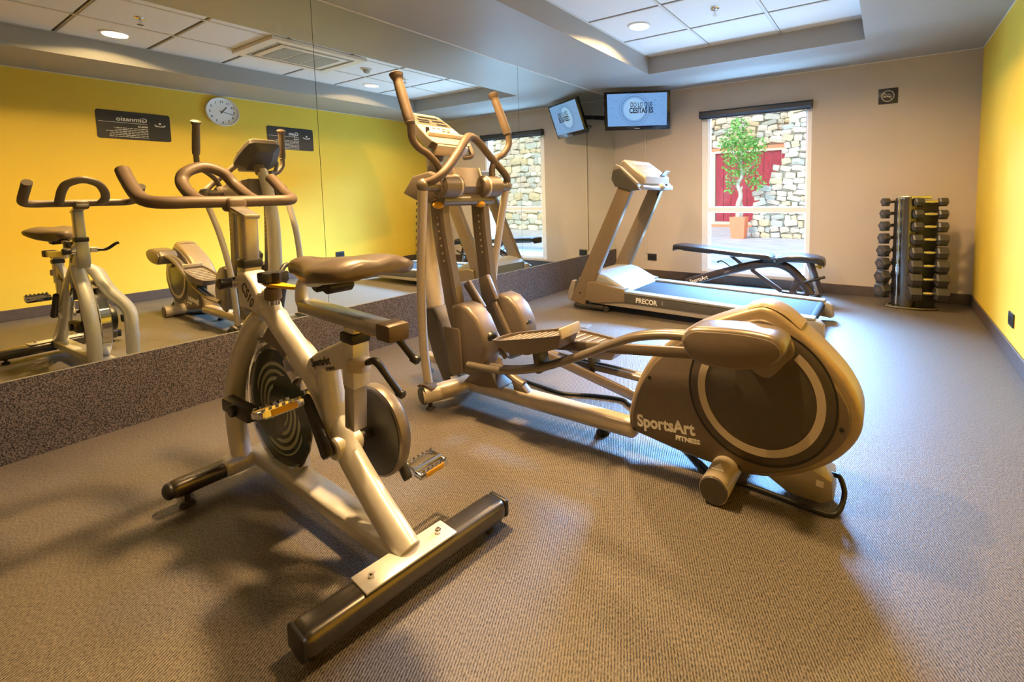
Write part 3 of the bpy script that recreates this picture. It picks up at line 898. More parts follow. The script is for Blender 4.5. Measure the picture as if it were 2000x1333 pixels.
    put('brake_lever', MB().prism([(-1.79, yc - 0.016), (-1.73, yc - 0.028), (-1.60, yc - 0.012), (-1.575, yc + 0.0), (-1.60, yc + 0.014), (-1.73, yc + 0.02), (-1.79, yc + 0.01)], 0.764, 0.775, 'z', 0.004), M['yellow_knob'], t)
    put('tension_cap', MB().cyl((-1.745, yc, 0.715), (-1.742, yc, 0.76), 0.026, 18, 0.024, 0.006), M['foam'], t)
    put('tension_stem', MB().cyl((-1.748, yc, 0.655), (-1.745, yc, 0.717), 0.019, 18), M['chrome'], t)
    pp = put('pop_pin', MB().cyl((-1.93, yc - 0.034, 0.765), (-1.93, yc - 0.085, 0.765), 0.016, 14, 0.02, 0.004), M['black'], t)
    put('pin_shaft', MB().cyl((-1.93, yc - 0.03, 0.765), (-1.93, yc - 0.05, 0.765), 0.021, 14, None, 0.003), M['chrome'], pp)
    put('side_clamp', MB().bar((-1.935, yc + 0.05, 0.765), (-1.87, yc + 0.05, 0.765), 0.035, 0.03, (0, 0, 1), 0.006), M['frame'], t)
    put('clamp_handle', MB().tube([(-1.93, yc + 0.06, 0.765), (-1.935, yc + 0.10, 0.765), (-1.955, yc + 0.135, 0.795), (-1.96, yc + 0.15, 0.80)], 0.009, 10), M['black'], t)
    # seat carrier
    gp = put('gusset_plate', MB().prism([(-1.545, 0.50), (-1.505, 0.56), (-1.455, 0.588), (-1.40, 0.612), (-1.335, 0.638), (-1.30, 0.650), (-1.30, 0.565), (-1.345, 0.553), (-1.40, 0.535), (-1.455, 0.508), (-1.49, 0.475)], yc - 0.02, yc + 0.02, 'y', 0.009, 3), M['frame'], t)
    lettering('SportsArt', 0.034, (-1.478, yc - 0.0212, 0.540), (1, 0, 0.27), (-0.27, 0, 1), M['dark_print'], gp, xs=0.78, bold=0.0008)
    lettering('FITNESS', 0.014, (-1.40, yc - 0.0212, 0.542), (1, 0, 0.27), (-0.27, 0, 1), M['dark_print'], gp)
    put('seat_tube', MB().tube([(-1.425, yc, 0.545), (-1.415, yc, 0.46), (-1.40, yc, 0.36)], [0.030, 0.034, 0.037], 18, smooth=False), M['frame'], t)
    put('seat_sleeve', MB().bar((-1.283, yc, 0.515), (-1.275, yc, 0.655), 0.05, 0.056, (1, 0, 0), 0.005), M['frame'], t)
    put('seat_collar', MB().bar((-1.276, yc, 0.645), (-1.274, yc, 0.675), 0.058, 0.064, (1, 0, 0), 0.006), M['black'], t)
    put('seat_post', MB().bar((-1.297, yc, 0.385), (-1.272, yc, 0.695), 0.042, 0.048, (1, 0, 0), 0.005), M['post'], t)
    put('sleeve_block', MB().bar((-1.272, yc - 0.02, 0.585), (-1.225, yc + 0.0, 0.585), 0.042, 0.04, (0, 0, 1), 0.006), M['champagne'], t)
    for q, e in (((-1.225, yc, 0.592), (-1.13, yc + 0.03, 0.515)), ((-1.13, yc + 0.0, 0.675), (-1.06, yc + 0.03, 0.625))):
        q, e = V(q), V(e)
        h = put('clamp_lever', MB().tube([q, q + V((0.035, 0.005, 0.008)), q.lerp(e, 0.55) + V((0.01, 0, 0.012)), e], [0.009, 0.011, 0.009, 0.010], 12).cyl(e - V((0.008, 0, 0.0)), e + V((0.014, 0.004, -0.008)), 0.011, 12, 0.012, 0.003), M['black'], t)
    put('seat_rail', MB().bar((-1.545, yc + 0.004, 0.718), (-1.10, yc - 0.004, 0.703), 0.052, 0.036, (0, 0, 1), 0.004), M['post'], t)
    put('rail_end_cap', MB().bar((-1.125, yc - 0.004, 0.704), (-1.062, yc - 0.006, 0.702), 0.062, 0.047, (0, 0, 1), 0.008), M['foam'], t)
    put('rail_label', MB().bar((-1.25, yc, 0.683), (-1.16, yc, 0.680), 0.03, 0.002, (0, 0, 1)), M['yellow_knob'], t)
    put('saddle_stem', MB().tube([(-1.45, yc, 0.705), (-1.53, yc, 0.712), (-1.558, yc, 0.738), (-1.548, yc, 0.79), (-1.50, yc, 0.80)], [0.015, 0.018, 0.018, 0.015, 0.013], 14), M['frame'], t)
    # saddle: loft of cross sections from nose to tail
    sd = MB()
    secs = [(-1.580, 0.014, 0.838, 0.020), (-1.566, 0.030, 0.845, 0.034), (-1.53, 0.037, 0.853, 0.048), (-1.46, 0.050, 0.855, 0.076), (-1.39, 0.076, 0.858, 0.082),
            (-1.32, 0.106, 0.864, 0.074), (-1.26, 0.128, 0.873, 0.064), (-1.20, 0.132, 0.876, 0.054), (-1.16, 0.118, 0.872, 0.040), (-1.142, 0.088, 0.862, 0.024)]
    rings = []
    for x, w, z, dp in secs:
        ring = []
        for k in range(20):
            u = 2 * PI * k / 20
            cu_, su = math.cos(u), math.sin(u)
            yy = w * (abs(cu_) ** 0.75) * (1 if cu_ >= 0 else -1)
            groove = 0.010 * math.exp(-(yy / 0.018) ** 2) if (su > 0 and x > -1.5) else 0
            zz = (0.022 * abs(su) ** 0.8 if su > 0 else -dp * abs(su) ** 0.9 * (0.35 + 0.65 * (abs(yy) / w)))
            ring.append(sd.bm.verts.new((x, yc + yy, z - 0.012 * (yy / w) ** 2 * (w / 0.06) * 0.6 + zz - groove)))
        rings.append(ring)
    for A, B in zip(rings[:-1], rings[1:]):
        for k in range(20):
            sd.bm.faces.new((A[k], A[(k + 1) % 20], B[(k + 1) % 20], B[k]))
    sd.bm.faces.new(list(reversed(rings[0]))); sd.bm.faces.new(rings[-1])
    bmesh.ops.recalc_face_normals(sd.bm, faces=sd.bm.faces[:])
    put('saddle', sd, M['saddle'], t, ang=70)
    rl = MB()
    for s in (-1, 1):
        rl.tube([(-1.53, yc + s * 0.015, 0.845), (-1.47, yc + s * 0.02, 0.81), (-1.38, yc + s * 0.024, 0.806), (-1.28, yc + s * 0.05, 0.835)], 0.0045, 8)
    put('saddle_rails', rl, M['cable'], t)
    for x in (-1.40, -1.345):
        put('rail_clamp', MB().cyl((x, yc - 0.04, 0.80), (x, yc + 0.04, 0.80), 0.02, 12, None, 0.006), M['black'], t)
    # flywheel
    fc = V((-1.82, 0.79, 0.312)); fr_ = 0.228
    fw = put('flywheel', MB().lathe([(0.0, -0.019), (0.211, -0.019), (0.214, -0.024), (fr_ - 0.002, -0.024), (fr_, -0.021), (fr_, 0.021), (fr_ - 0.002, 0.024), (0.214, 0.024), (0.211, 0.019), (0, 0.019)], fc, (0, 1, 0), 64), M['chrome'], t, ang=30)
    for s in (-1, 1):
        put('flywheel_face', MB().lathe([(0.0, s * 0.021), (0.208, s * 0.0205), (0.21, s * 0.0185), (0, s * 0.0185)], fc, (0, 1, 0), 64), SWIRL, fw, ang=30)
    put('axle', MB().cyl(fc - V((0, 0.085, 0)), fc + V((0, 0.085, 0)), 0.014, 14).cyl(fc - V((0, 0.05, 0)), fc + V((0, 0.05, 0)), 0.026, 18, None, 0.005), M['black'], t)
    ab = MB().bar((-2.02, 0.692, 0.318), (-1.82, 0.692, 0.316), 0.04, 0.05, (0, 0, 1), 0.008).cyl((-1.92, 0.71, 0.318), (-1.92, 0.66, 0.318), 0.022, 16, None, 0.004)
    put('axle_block', ab, M['black'], t)
    put('axle_block', MB().bar((-2.035, 0.913, 0.315), (-1.84, 0.913, 0.312), 0.04, 0.05, (0, 0, 1), 0.008), M['black'], t)
    # guard over the flywheel
    gd = MB()
    n = 14
    o1 = [(fc.x + 0.258 * math.cos(a_), fc.z + 0.258 * math.sin(a_)) for a_ in [math.radians(28 + 92 * k / n) for k in range(n + 1)]]
    i1 = [(fc.x + 0.251 * math.cos(a_), fc.z + 0.251 * math.sin(a_)) for a_ in [math.radians(28 + 92 * k / n) for k in range(n + 1)]]
    gd.strip(o1, i1, fc.y - 0.048, fc.y + 0.048, 'y', closed=False)
    put('flywheel_guard', gd, M['bronze_tube'], t)
    put('guard_panel', MB().prism([(-1.865, 0.545), (-1.76, 0.64), (-1.70, 0.625), (-1.575, 0.50), (-1.615, 0.44), (-1.66, 0.50), (-1.73, 0.545), (-1.82, 0.56)], yc - 0.006, yc + 0.006, 'y', 0.003), M['bronze_tube'], t)
    put('brake_bracket', MB().bar((-1.655, yc - 0.01, 0.535), (-1.60, yc - 0.01, 0.47), 0.05, 0.02, (0, 1, 0), 0.004), M['chrome'], t)
    # drive guard on the far side
    bb = V((-1.357, yc, 0.318))
    out = []
    hub = V((fc.x, 0, fc.z))
    for k in range(25):
        a_ = math.radians(-100 + 195 * k / 24)
        out.append((bb.x + 0.137 * math.cos(a_), bb.z + 0.137 * math.sin(a_)))
    for k in range(15):
        a_ = math.radians(95 + 165 * k / 14)
        out.append((hub.x + 0.075 * math.cos(a_), hub.z + 0.075 * math.sin(a_)))
    dg_ = put('drive_guard', MB().prism(out, 0.838, 0.875, 'y', 0.012, 3), M['black'], t)
    put('guard_disc', MB().lathe([(0, -0.004), (0.10, -0.004), (0.134, 0.0), (0.138, 0.006), (0.138, 0.026), (0.13, 0.032), (0, 0.032)], (bb.x, 0.828, bb.z), (0, 1, 0), 48), M['black'], t, ang=30)
    rr = 0.152
    put('guard_rim', MB().lathe([(0.137, 0), (0.145, 0.003), (0.147, 0.016), (0.144, 0.032), (0.137, 0.032), (0.137, 0)], (bb.x, 0.830, bb.z), (0, 1, 0), 56), M['bronze_tube'], t, ang=50)
    put('chain_plate', MB().prism([(-1.585, 0.365), (-1.54, 0.345), (-1.43, 0.225), (-1.43, 0.255), (-1.475, 0.315), (-1.56, 0.385)], 0.828, 0.836, 'y', 0.002), M['tread_hood'], t)
    # cranks and pedals
    put('bottom_bracket', MB().cyl(bb - V((0, 0.04, 0)), bb + V((0, 0.04, 0)), 0.034, 22, None, 0.005), M['frame'], t)
    put('crank_axle', MB().cyl(bb - V((0, 0.06, 0)), bb + V((0, 0.125, 0)), 0.016, 16), M['black'], t)
    for s, ya in ((-1, 0.692), (1, 0.872)):
        tip = V((bb.x + s * 0.105, ya, bb.z - s * 0.137))
        c0 = V((bb.x, ya, bb.z))
        put('crank', MB().tube([c0 - (tip - c0) * 0.08, c0, c0.lerp(tip, 0.35), c0.lerp(tip, 0.7), tip, tip + (tip - c0) * 0.06], [0.016, 0.019, 0.016, 0.0145, 0.0145, 0.011], 14, n=4, rz=0.017), M['black'], t)
        pc = tip + V((0, s * 0.075, 0))
        tilt = math.radians(14 if s < 0 else -10)
        ax = V((math.cos(tilt), 0, math.sin(tilt))); uz = V((-math.sin(tilt), 0, math.cos(tilt)))
        pd = MB()
        for e in (-1, 1):      # two serrated cage rails
            base = pc + ax * (e * 0.036)
            pd.bar(base - V((0, 0.05, 0)), base + V((0, 0.05, 0)), 0.006, 0.024, uz, 0.002)
            for k in range(6):
                q = base + V((0, -0.042 + 0.0168 * k, 0)) + uz * 0.014
                pd.bar(q - V((0, 0.004, 0)), q + V((0, 0.004, 0)), 0.006, 0.008, uz)
        for y in (-0.05, 0.05):
            pd.bar(pc + V((0, y, 0)) - ax * 0.038, pc + V((0, y, 0)) + ax * 0.038, 0.007, 0.018, uz, 0.002)
        p = put('pedal', pd, M['chrome'], t)
        put('pedal_body', MB().cyl(pc - V((0, 0.055, 0)), pc + V((0, 0.055, 0)), 0.0125, 14, None, 0.003), M['chrome'], p)
        put('reflector', MB().bar(pc + ax * 0.0405 - V((0, 0.034, 0)), pc + ax * 0.0405 + V((0, 0.034, 0)), 0.003, 0.018, uz, 0.001), M['yellow_knob'], p)
    return t
FLY_OFF = (1.82 - 1.56, 0.0, -0.312)
SWIRL = swirl_mat()
bike()

# ================================================================== elliptical trainer
def elliptical():
    yc = 1.668
    t = thing('elliptical_trainer', 'bronze and champagne elliptical trainer with tall swing arms in the middle of the room', 'elliptical trainer', (-1.2, yc, 0))
    # base
    put('base_tube', MB().bar((-1.82, 1.665, 0.085), (-0.84, 1.665, 0.085), 0.092, 0.07, (0, 0, 1), 0.028, 4), M['champagne'], t)
    put('front_stabilizer', MB().tube([(-1.925, 1.452, 0.072), (-1.875, 1.53, 0.078), (-1.815, 1.665, 0.088), (-1.875, 1.82, 0.078), (-1.925, 1.955, 0.072)], 0.046, 20, rz=0.043), M['champagne'], t)
    for y, s in ((1.452, -1), (1.955, 1)):
        put('stabilizer_cap', MB().cyl((-1.925, y - s * 0.004, 0.072), (-1.93, y + s * 0.012, 0.071), 0.048, 22, 0.044, 0.005), M['black'], t)
        put('levelling_foot', MB().cyl((-1.90, y - s * 0.02, 0.0), (-1.90, y - s * 0.02, 0.012), 0.022, 16, 0.018, 0.003).cyl((-1.90, y - s * 0.02, 0.012), (-1.90, y - s * 0.02, 0.04), 0.01, 10), M['rubber'], t)
        put('upright_bracket', MB().tube([(-1.965, y - s * 0.04, 0.104), (-1.945, y - s * 0.034, 0.118), (-1.91, y - s * 0.034, 0.120), (-1.872, y - s * 0.04, 0.108)], 0.036, 12, rz=0.008, up=(0, 0, 1)), M['bronze'], t)
    # forward leg under the mast
    put('front_leg', MB().bar((-2.34, 1.80, 0.10), (-1.92, 1.74, 0.10), 0.05, 0.045, (0, 0, 1), 0.012), M['champagne'], t)
    put('levelling_foot', MB().cyl((-2.31, 1.795, 0.0), (-2.31, 1.795, 0.02), 0.024, 16, 0.02, 0.004).cyl((-2.31, 1.795, 0.018), (-2.31, 1.795, 0.085), 0.01, 10), M['rubber'], t)
    put('levelling_foot', MB().cyl((-1.035, 1.70, 0.0), (-1.035, 1.70, 0.022), 0.032, 16, 0.026, 0.005).cyl((-1.035, 1.70, 0.02), (-1.035, 1.69, 0.06), 0.01, 10), M['rubber'], t)
    put('base_label', MB().bar((-1.862, 1.575, 0.123), (-1.845, 1.607, 0.126), 0.055, 0.001, (0.1, 0, 1)), M['tread_panel'], t)
    # outer uprights
    for s in (-1, 1):
        Y = lambda y: yc + s * (yc - y)  # mirrored about the centre plane when s = 1
        P = [(-1.925, 1.487, 0.105), (-1.938, 1.478, 0.30), (-1.922, 1.465, 0.55), (-1.872, 1.440, 0.80), (-1.805, 1.405, 1.02), (-1.785, 1.395, 1.085)]
        if s > 0: P = [(-1.935, 1.93, 0.105), (-1.935, 1.945, 0.30), (-1.920, 1.952, 0.55), (-1.872, 1.955, 0.80), (-1.805, 1.942, 1.02), (-1.785, 1.940, 1.085)]
        put('upright', MB().tube(P, 0.0185, 16, n=8, rz=0.022), M['champagne'], t)
        put('pivot_elbow', MB().ball((-1.785, 1.395 if s < 0 else 2 * yc - 1.395, 1.105), 0.032, (1, 0.9, 1)).cyl((-1.783, (1.40 if s < 0 else 2 * yc - 1.40), 1.10), (-1.775, (1.50 if s < 0 else 2 * yc - 1.50), 1.10), 0.026, 16, None, 0.004), M['bronze_tube'], t)
        # swing arm hub
        put('swing_hub', MB().cyl((-1.775, (1.47 if s < 0 else 2 * yc - 1.47), 1.10), (-1.775, (1.60 if s < 0 else 2 * yc - 1.60), 1.10), 0.055, 26, None, 0.012), M['bronze'], t)
        put('hub_band', MB().cyl((-1.775, (1.565 if s < 0 else 2 * yc - 1.565), 1.10), (-1.775, (1.58 if s < 0 else 2 * yc - 1.58), 1.10), 0.058, 26, None, 0.004), M['champagne'], t)
    # main mast and front cover
    put('mast', MB().tube([(-2.085, 1.685, 0.40), (-2.105, 1.688, 0.62), (-2.11, 1.688, 0.88), (-2.075, 1.683, 1.12), (-2.02, 1.676, 1.27)], [0.046, 0.045, 0.043, 0.038, 0.034], 20, n=8, rz=0.043), M['champagne'], t)
    put('front_cover', MB().prism([(-2.145, 0.455), (-2.035, 0.462), (-1.985, 0.40), (-1.86, 0.13), (-1.80, 0.10), (-1.87, 0.06), (-1.98, 0.075), (-2.05, 0.20)], 1.612, 1.756, 'y', 0.02, 3), M['console_dark'], t)
    # console
    A = V((-2.105, yc, 1.484)); B = V((-1.885, yc, 1.312)); KA = 0.279 / 0.40
    d = (B - A).normalized(); up = V((-d.z, 0, d.x)); 
    if up.z < 0: up = -up
    cs = MB()
    L = (B - A).length
    hw = [(0.0, 0.066), (0.012, 0.092), (0.07, 0.110), (0.15, 0.124), (0.23, 0.128), (L - 0.015, 0.122), (L, 0.108)]
    top = [cs.bm.verts.new(A + d * a_ + V((0, -w, 0)) + up * 0.0) for a_, w in hw] + [cs.bm.verts.new(A + d * a_ + V((0, w, 0))) for a_, w in reversed(hw)]
    midr = [cs.bm.verts.new(A + d * (a_ * 1.0) + V((0, -w * 1.06, 0)) - up * 0.035) for a_, w in hw] + [cs.bm.verts.new(A + d * a_ + V((0, w * 1.06, 0)) - up * 0.035) for a_, w in reversed(hw)]
    hb = [(0.04 + 0.75 * a_, w * 0.55) for a_, w in hw]
    botr = [cs.bm.verts.new(A + d * a_ + V((0, -w, 0)) - up * 0.08) for a_, w in hb] + [cs.bm.verts.new(A + d * a_ + V((0, w, 0)) - up * 0.08) for a_, w in reversed(hb)]
    n = len(top)
    cs.bm.faces.new(top); cs.bm.faces.new(list(reversed(botr)))
    for r0, r1 in ((top, midr), (midr, botr)):
        for k in range(n):
            cs.bm.faces.new((r0[k], r0[(k + 1) % n], r1[(k + 1) % n], r1[k]))
    bmesh.ops.recalc_face_normals(cs.bm, faces=cs.bm.faces[:])
    con = put('console', cs, M['console_dark'], t, ang=25)
    def cp(a_, y, h): return A + d * (a_ * KA) + V((0, y, 0)) + up * h
    rim_o = [(a_, -w) for a_, w in hw] + [(a_, w) for a_, w in reversed(hw)]
    def plate(poly, h0, h1):
        m_ = MB()
        T = [m_.bm.verts.new(cp(a_, y, h1)) for a_, y in poly]; Bt = [m_.bm.verts.new(cp(a_, y, h0)) for a_, y in poly]
        m_.bm.faces.new(T); m_.bm.faces.new(list(reversed(Bt)))
        for k in range(len(poly)):
            m_.bm.faces.new((T[k], T[(k + 1) % len(poly)], Bt[(k + 1) % len(poly)], Bt[k]))
        bmesh.ops.recalc_face_normals(m_.bm, faces=m_.bm.faces[:])
        return m_
    put('console_bezel', plate([(a_ / KA, y * 0.985) for a_, y in rim_o], -0.002, 0.004), M['champagne'], con, smooth=False)
    put('display', plate([(0.03, -0.078), (0.03, 0.078), (0.08, 0.098), (0.165, 0.108), (0.165, -0.108), (0.08, -0.098)], 0.0035, 0.0055), M['lcd'], con, smooth=False)
    for a0_, y0, y1 in ((0.045, -0.06, 0.06), (0.085, -0.08, -0.01), (0.085, 0.01, 0.08), (0.115, -0.085, -0.02), (0.13, 0.02, 0.085)):
        put('readout', plate([(a0_, y0), (a0_, y1), (a0_ + 0.018, y1), (a0_ + 0.018, y0)], 0.0055, 0.007), M['black'], con, smooth=False)
    put('keypad', plate([(0.17, -0.110), (0.17, 0.110), (0.285, 0.118), (0.285, -0.118)], 0.0035, 0.006), M['console_face'], con, smooth=False)
    for a0_, y0, k in ((0.185, -0.085, 'green'), (0.195, -0.03, 'lcd'), (0.195, 0.0, 'lcd'), (0.195, 0.03, 'lcd'), (0.195, 0.06, 'green'), (0.225, 0.02, 'lcd'), (0.225, 0.05, 'lcd'), (0.25, 0.0, 'green'), (0.245, 0.04, 'red'), (0.245, 0.075, 'lcd')):
        w = 0.016 if k in ('green', 'red') else 0.008
        put('button', plate([(a0_, y0 - w), (a0_, y0 + w), (a0_ + 0.013, y0 + w), (a0_ + 0.013, y0 - w)], 0.006, 0.0085), M[k], con, smooth=False)
    put('book_ledge', MB().bar(cp(0.30, -0.115, 0.008), cp(0.30, 0.115, 0.008), 0.018, 0.03, up, 0.004), M['champagne'], con)
    put('clip', MB().box(cp(0.27, -0.105, 0.018), (0.016, 0.016, 0.03), None, 0.004), M['black'], con)
    put('front_panel', MB().bar(cp(L / KA + 0.005, -0.10, -0.032), cp(L / KA + 0.005, 0.10, -0.032), 0.02, 0.062, up, 0.008), M['champagne'], con)
    put('side_grip', MB().tube([cp(0.28, 0.128, -0.01), cp(0.33, 0.15, -0.02), cp(L / KA + 0.01, 0.145, -0.05), cp(L / KA, 0.105, -0.07)], 0.014, 12), M['bronze'], con)
    put('lettering', text_mesh('SportsArt', 0.032, A + d * 0.012 + V((0, 0.085, 0)) - up * 0.03, (0.0, -1, 0.0), up, bold=0.001, xs=0.9), M['white_print'], con, smooth=False)
    put('console_neck', MB().bar((-2.03, yc, 1.24), (-1.96, yc, 1.345), 0.06, 0.06, (1, 0, 0), 0.015), M['bronze'], t)
    # tray box between the hubs
    put('tray_box', MB().prism([(-1.995, 1.205), (-1.80, 1.195), (-1.765, 1.10), (-1.80, 1.045), (-1.94, 1.02), (-2.01, 1.08)], 1.585, 1.755, 'y', 0.014, 3), M['bronze'], t)
    put('tray_trim', MB().prism([(-1.803, 1.197), (-1.796, 1.197), (-1.762, 1.102), (-1.793, 1.050), (-1.80, 1.052), (-1.770, 1.10)], 1.748, 1.760, 'y', 0.002), M['champagne'], t)
    put('cross_tube', MB().cyl((-1.80, 1.50, 1.035), (-1.80, 1.84, 1.035), 0.03, 18, None, 0.005), M['bronze_tube'], t)
    put('side_cover', MB().prism([(-2.08, 1.07), (-2.0, 1.155), (-1.88, 1.175), (-1.80, 1.15), (-1.79, 1.05), (-1.90, 1.02), (-1.97, 1.03)], 1.50, 1.535, 'y', 0.012, 3), M['bronze'], t)
    put('side_cover', MB().prism([(-2.02, 1.08), (-1.97, 1.14), (-1.88, 1.165), (-1.80, 1.14), (-1.79, 1.05), (-1.90, 1.03)], 1.79, 1.825, 'y', 0.012, 3), M['bronze'], t)
    # fixed handlebar
    put('fixed_handlebar', MB().tube([(-1.785, 1.40, 1.112), (-1.745, 1.425, 1.128), (-1.722, 1.47, 1.168), (-1.732, 1.55, 1.245), (-1.755, 1.625, 1.318), (-1.775, 1.678, 1.348),
                                      (-1.782, 1.74, 1.328), (-1.775, 1.83, 1.245), (-1.768, 1.905, 1.178), (-1.772, 1.937, 1.142), (-1.785, 1.940, 1.115)], 0.0195, 16, n=8), M['foam'], t)
    # swing handles
    for P, gt, gb in (([(-1.806, 1.362, 1.374), (-1.803, 1.366, 1.31), (-1.795, 1.392, 1.272), (-1.785, 1.43, 1.246), (-1.778, 1.475, 1.20), (-1.775, 1.50, 1.14)], (-1.880, 1.352, 1.604), (-1.806, 1.362, 1.374)),
                      ([(-1.760, 1.942, 1.379), (-1.757, 1.940, 1.325), (-1.765, 1.905, 1.275), (-1.775, 1.865, 1.25), (-1.78, 1.835, 1.205), (-1.775, 1.825, 1.14)], (-1.834, 1.912, 1.604), (-1.760, 1.942, 1.379))):
        put('swing_handle', MB().tube(P, 0.0165, 14, n=8), M['foam'], t)
        gt, gb = V(gt), V(gb)
        dd = (gt - gb)
        g = put('grip', MB().tube([gb - dd * 0.01, gb + dd * 0.02, gb + dd * 0.15, gb + dd * 0.6, gb + dd * 0.85, gb + dd * 0.92, gb + dd * 0.98, gb + dd * 1.01], [0.017, 0.021, 0.024, 0.023, 0.021, 0.027, 0.031, 0.02], 18, n=3), M['foam'], t)
        put('grip_ring', MB().cyl(gb + dd * 0.02, gb + dd * 0.05, 0.0235, 18, None, 0.004), M['bronze'], g)
    # swing masts with stride holes
    for name, P, yk, sgn in (('n', [(-1.865, 1.545, 1.075), (-1.855, 1.548, 0.90), (-1.825, 1.555, 0.70), (-1.788, 1.56, 0.50), (-1.735, 1.56, 0.36)], 1.51, -1),
                             ('f', [(-1.84, 1.79, 1.075), (-1.83, 1.79, 0.90), (-1.81, 1.79, 0.72), (-1.785, 1.79, 0.53), (-1.73, 1.80, 0.36)], 1.76, -1)):
        m_ = MB()
        Q = MB.smooth(P, 5)
        # swept rectangular mast
        prev = None
        for i, q in enumerate(Q):
            tt = (Q[min(i + 1, len(Q) - 1)] - Q[max(i - 1, 0)]).normalized()
            x = V((0, 1, 0)); nrm = tt.cross(x).normalized()
            w, h = 0.027, 0.046
            ring = [m_.bm.verts.new(q + x * a_ * w + nrm * b_ * h) for a_, b_ in ((-1, -0.7), (-0.7, -1), (0.7, -1), (1, -0.7), (1, 0.7), (0.7, 1), (-0.7, 1), (-1, 0.7))]
            if prev:
                for k in range(8): m_.bm.faces.new((prev[k], prev[(k + 1) % 8], ring[(k + 1) % 8], ring[k]))
            else: m_.bm.faces.new(list(reversed(ring)))
            prev = ring
        m_.bm.faces.new(prev)
        bmesh.ops.recalc_face_normals(m_.bm, faces=m_.bm.faces[:])
        ms = put('swing_mast', m_, M['bronze'], t, ang=30)
        hl = MB()
        for k in range(7):
            f = 0.18 + 0.045 * k
            q = Q[int(f * (len(Q) - 1))].lerp(Q[int(f * (len(Q) - 1)) + 1], f * (len(Q) - 1) % 1)
            hl.cyl(q + V((0.012, -0.0272, 0)), q + V((0.012, -0.0292, 0)), 0.0055, 10)
        put('stride_holes', hl, M['champagne'], ms)
        q = Q[2]
        kb = put('stride_knob', MB().ball((q.x + 0.048, q.y - 0.045, q.z + 0.005), 0.033, (1.0, 0.7, 0.52), 12).cyl((q.x + 0.02, q.y - 0.02, q.z + 0.005), (q.x + 0.04, q.y - 0.04, q.z + 0.005), 0.010, 12), M['yellow_knob'], ms)
    # lower mast housings (rounded covers) and side panels
    hn = [(-1.752, 0.53), (-1.70, 0.548), (-1.64, 0.535), (-1.585, 0.49), (-1.545, 0.42), (-1.53, 0.345), (-1.545, 0.285), (-1.585, 0.235), (-1.645, 0.208), (-1.715, 0.212), (-1.745, 0.24)]
    h1 = put('mast_housing', MB().prism(hn, 1.495, 1.60, 'y', 0.018, 3), M['bronze'], t)
    put('housing_panel', MB().prism([(-1.80, 0.43), (-1.70, 0.43), (-1.69, 0.415), (-1.68, 0.215), (-1.745, 0.20), (-1.765, 0.215)], 1.484, 1.50, 'y', 0.006), M['bronze'], h1)
    put('cable_cap', MB().cyl((-1.56, 1.55, 0.40), (-1.535, 1.55, 0.39), 0.03, 16, None, 0.006), M['black'], h1)
    h2 = put('mast_housing', MB().prism([(x + 0.015, z + 0.0) for x, z in hn], 1.755, 1.86, 'y', 0.018, 3), M['bronze'], t)
    put('cable_cap', MB().cyl((-1.555, 1.80, 0.40), (-1.53, 1.80, 0.39), 0.03, 16, None, 0.006), M['black'], h2)
    # diagonal link levers
    put('link_lever', MB().bar((-1.765, 1.615, 0.625), (-1.66, 1.615, 0.50), 0.022, 0.045, (1, 0, 0.6), 0.006).bar((-1.665, 1.615, 0.505), (-1.50, 1.60, 0.29), 0.02, 0.03, (1, 0, 0.6), 0.005), M['bronze'], t)
    put('link_lever', MB().bar((-1.765, 1.73, 0.635), (-1.70, 1.73, 0.51), 0.03, 0.07, (1, 0, 0.6), 0.008).bar((-1.71, 1.73, 0.53), (-1.56, 1.72, 0.30), 0.02, 0.03, (1, 0, 0.6), 0.005), M['bronze'], t)
    put('base_bracket', MB().prism([(-1.80, 0.115), (-1.665, 0.245), (-1.635, 0.235), (-1.56, 0.125), (-1.68, 0.11)], 1.60, 1.70, 'y', 0.006), M['bronze'], t)
    put('transport_handle', MB().tube([(-1.66, 1.66, 0.24), (-1.58, 1.66, 0.20), (-1.50, 1.66, 0.165), (-1.45, 1.66, 0.15)], 0.02, 10, rz=0.016).prism([(-1.52, 0.175), (-1.46, 0.16), (-1.41, 0.118), (-1.455, 0.112), (-1.50, 0.118)], 1.64, 1.68, 'y', 0.008), M['bronze'], t)
    # pedal arms: curved double rail and straight link on each side
    def rails(yr, dz0, dz1, far):
        if not far:
            P = [(-1.64, 0.268), (-1.45, 0.277), (-1.32, 0.300), (-1.20, 0.335), (-1.08, 0.385), (-0.97, 0.435), (-0.87, 0.485), (-0.77, 0.528), (-0.66, 0.553), (-0.56, 0.562)]
        else:
            P = [(-1.62, 0.29), (-1.45, 0.255), (-1.32, 0.245), (-1.2, 0.238), (-1.1, 0.238), (-1.0, 0.235), (-0.9, 0.232), (-0.8, 0.228), (-0.7, 0.225)]
        for k, off in ((0, -0.016), (1, 0.016)):
            put('pedal_rail', MB().tube([(x, yr + off, z) for x, z in P], 0.0155, 12, n=6), M['bronze_tube'], t)
        return P
    rails(1.505, 0, 0, False)
    put('link_bar', MB().bar((-1.60, 1.585, 0.362), (-0.50, 1.585, 0.482), 0.022, 0.042, (0, 0, 1), 0.008), M['bronze'], t)
    rails(1.832, 0, 0, True)
    put('link_bar', MB().bar((-1.60, 1.78, 0.305), (-0.80, 1.78, 0.135), 0.022, 0.045, (0, 0, 1), 0.008), M['bronze'], t)
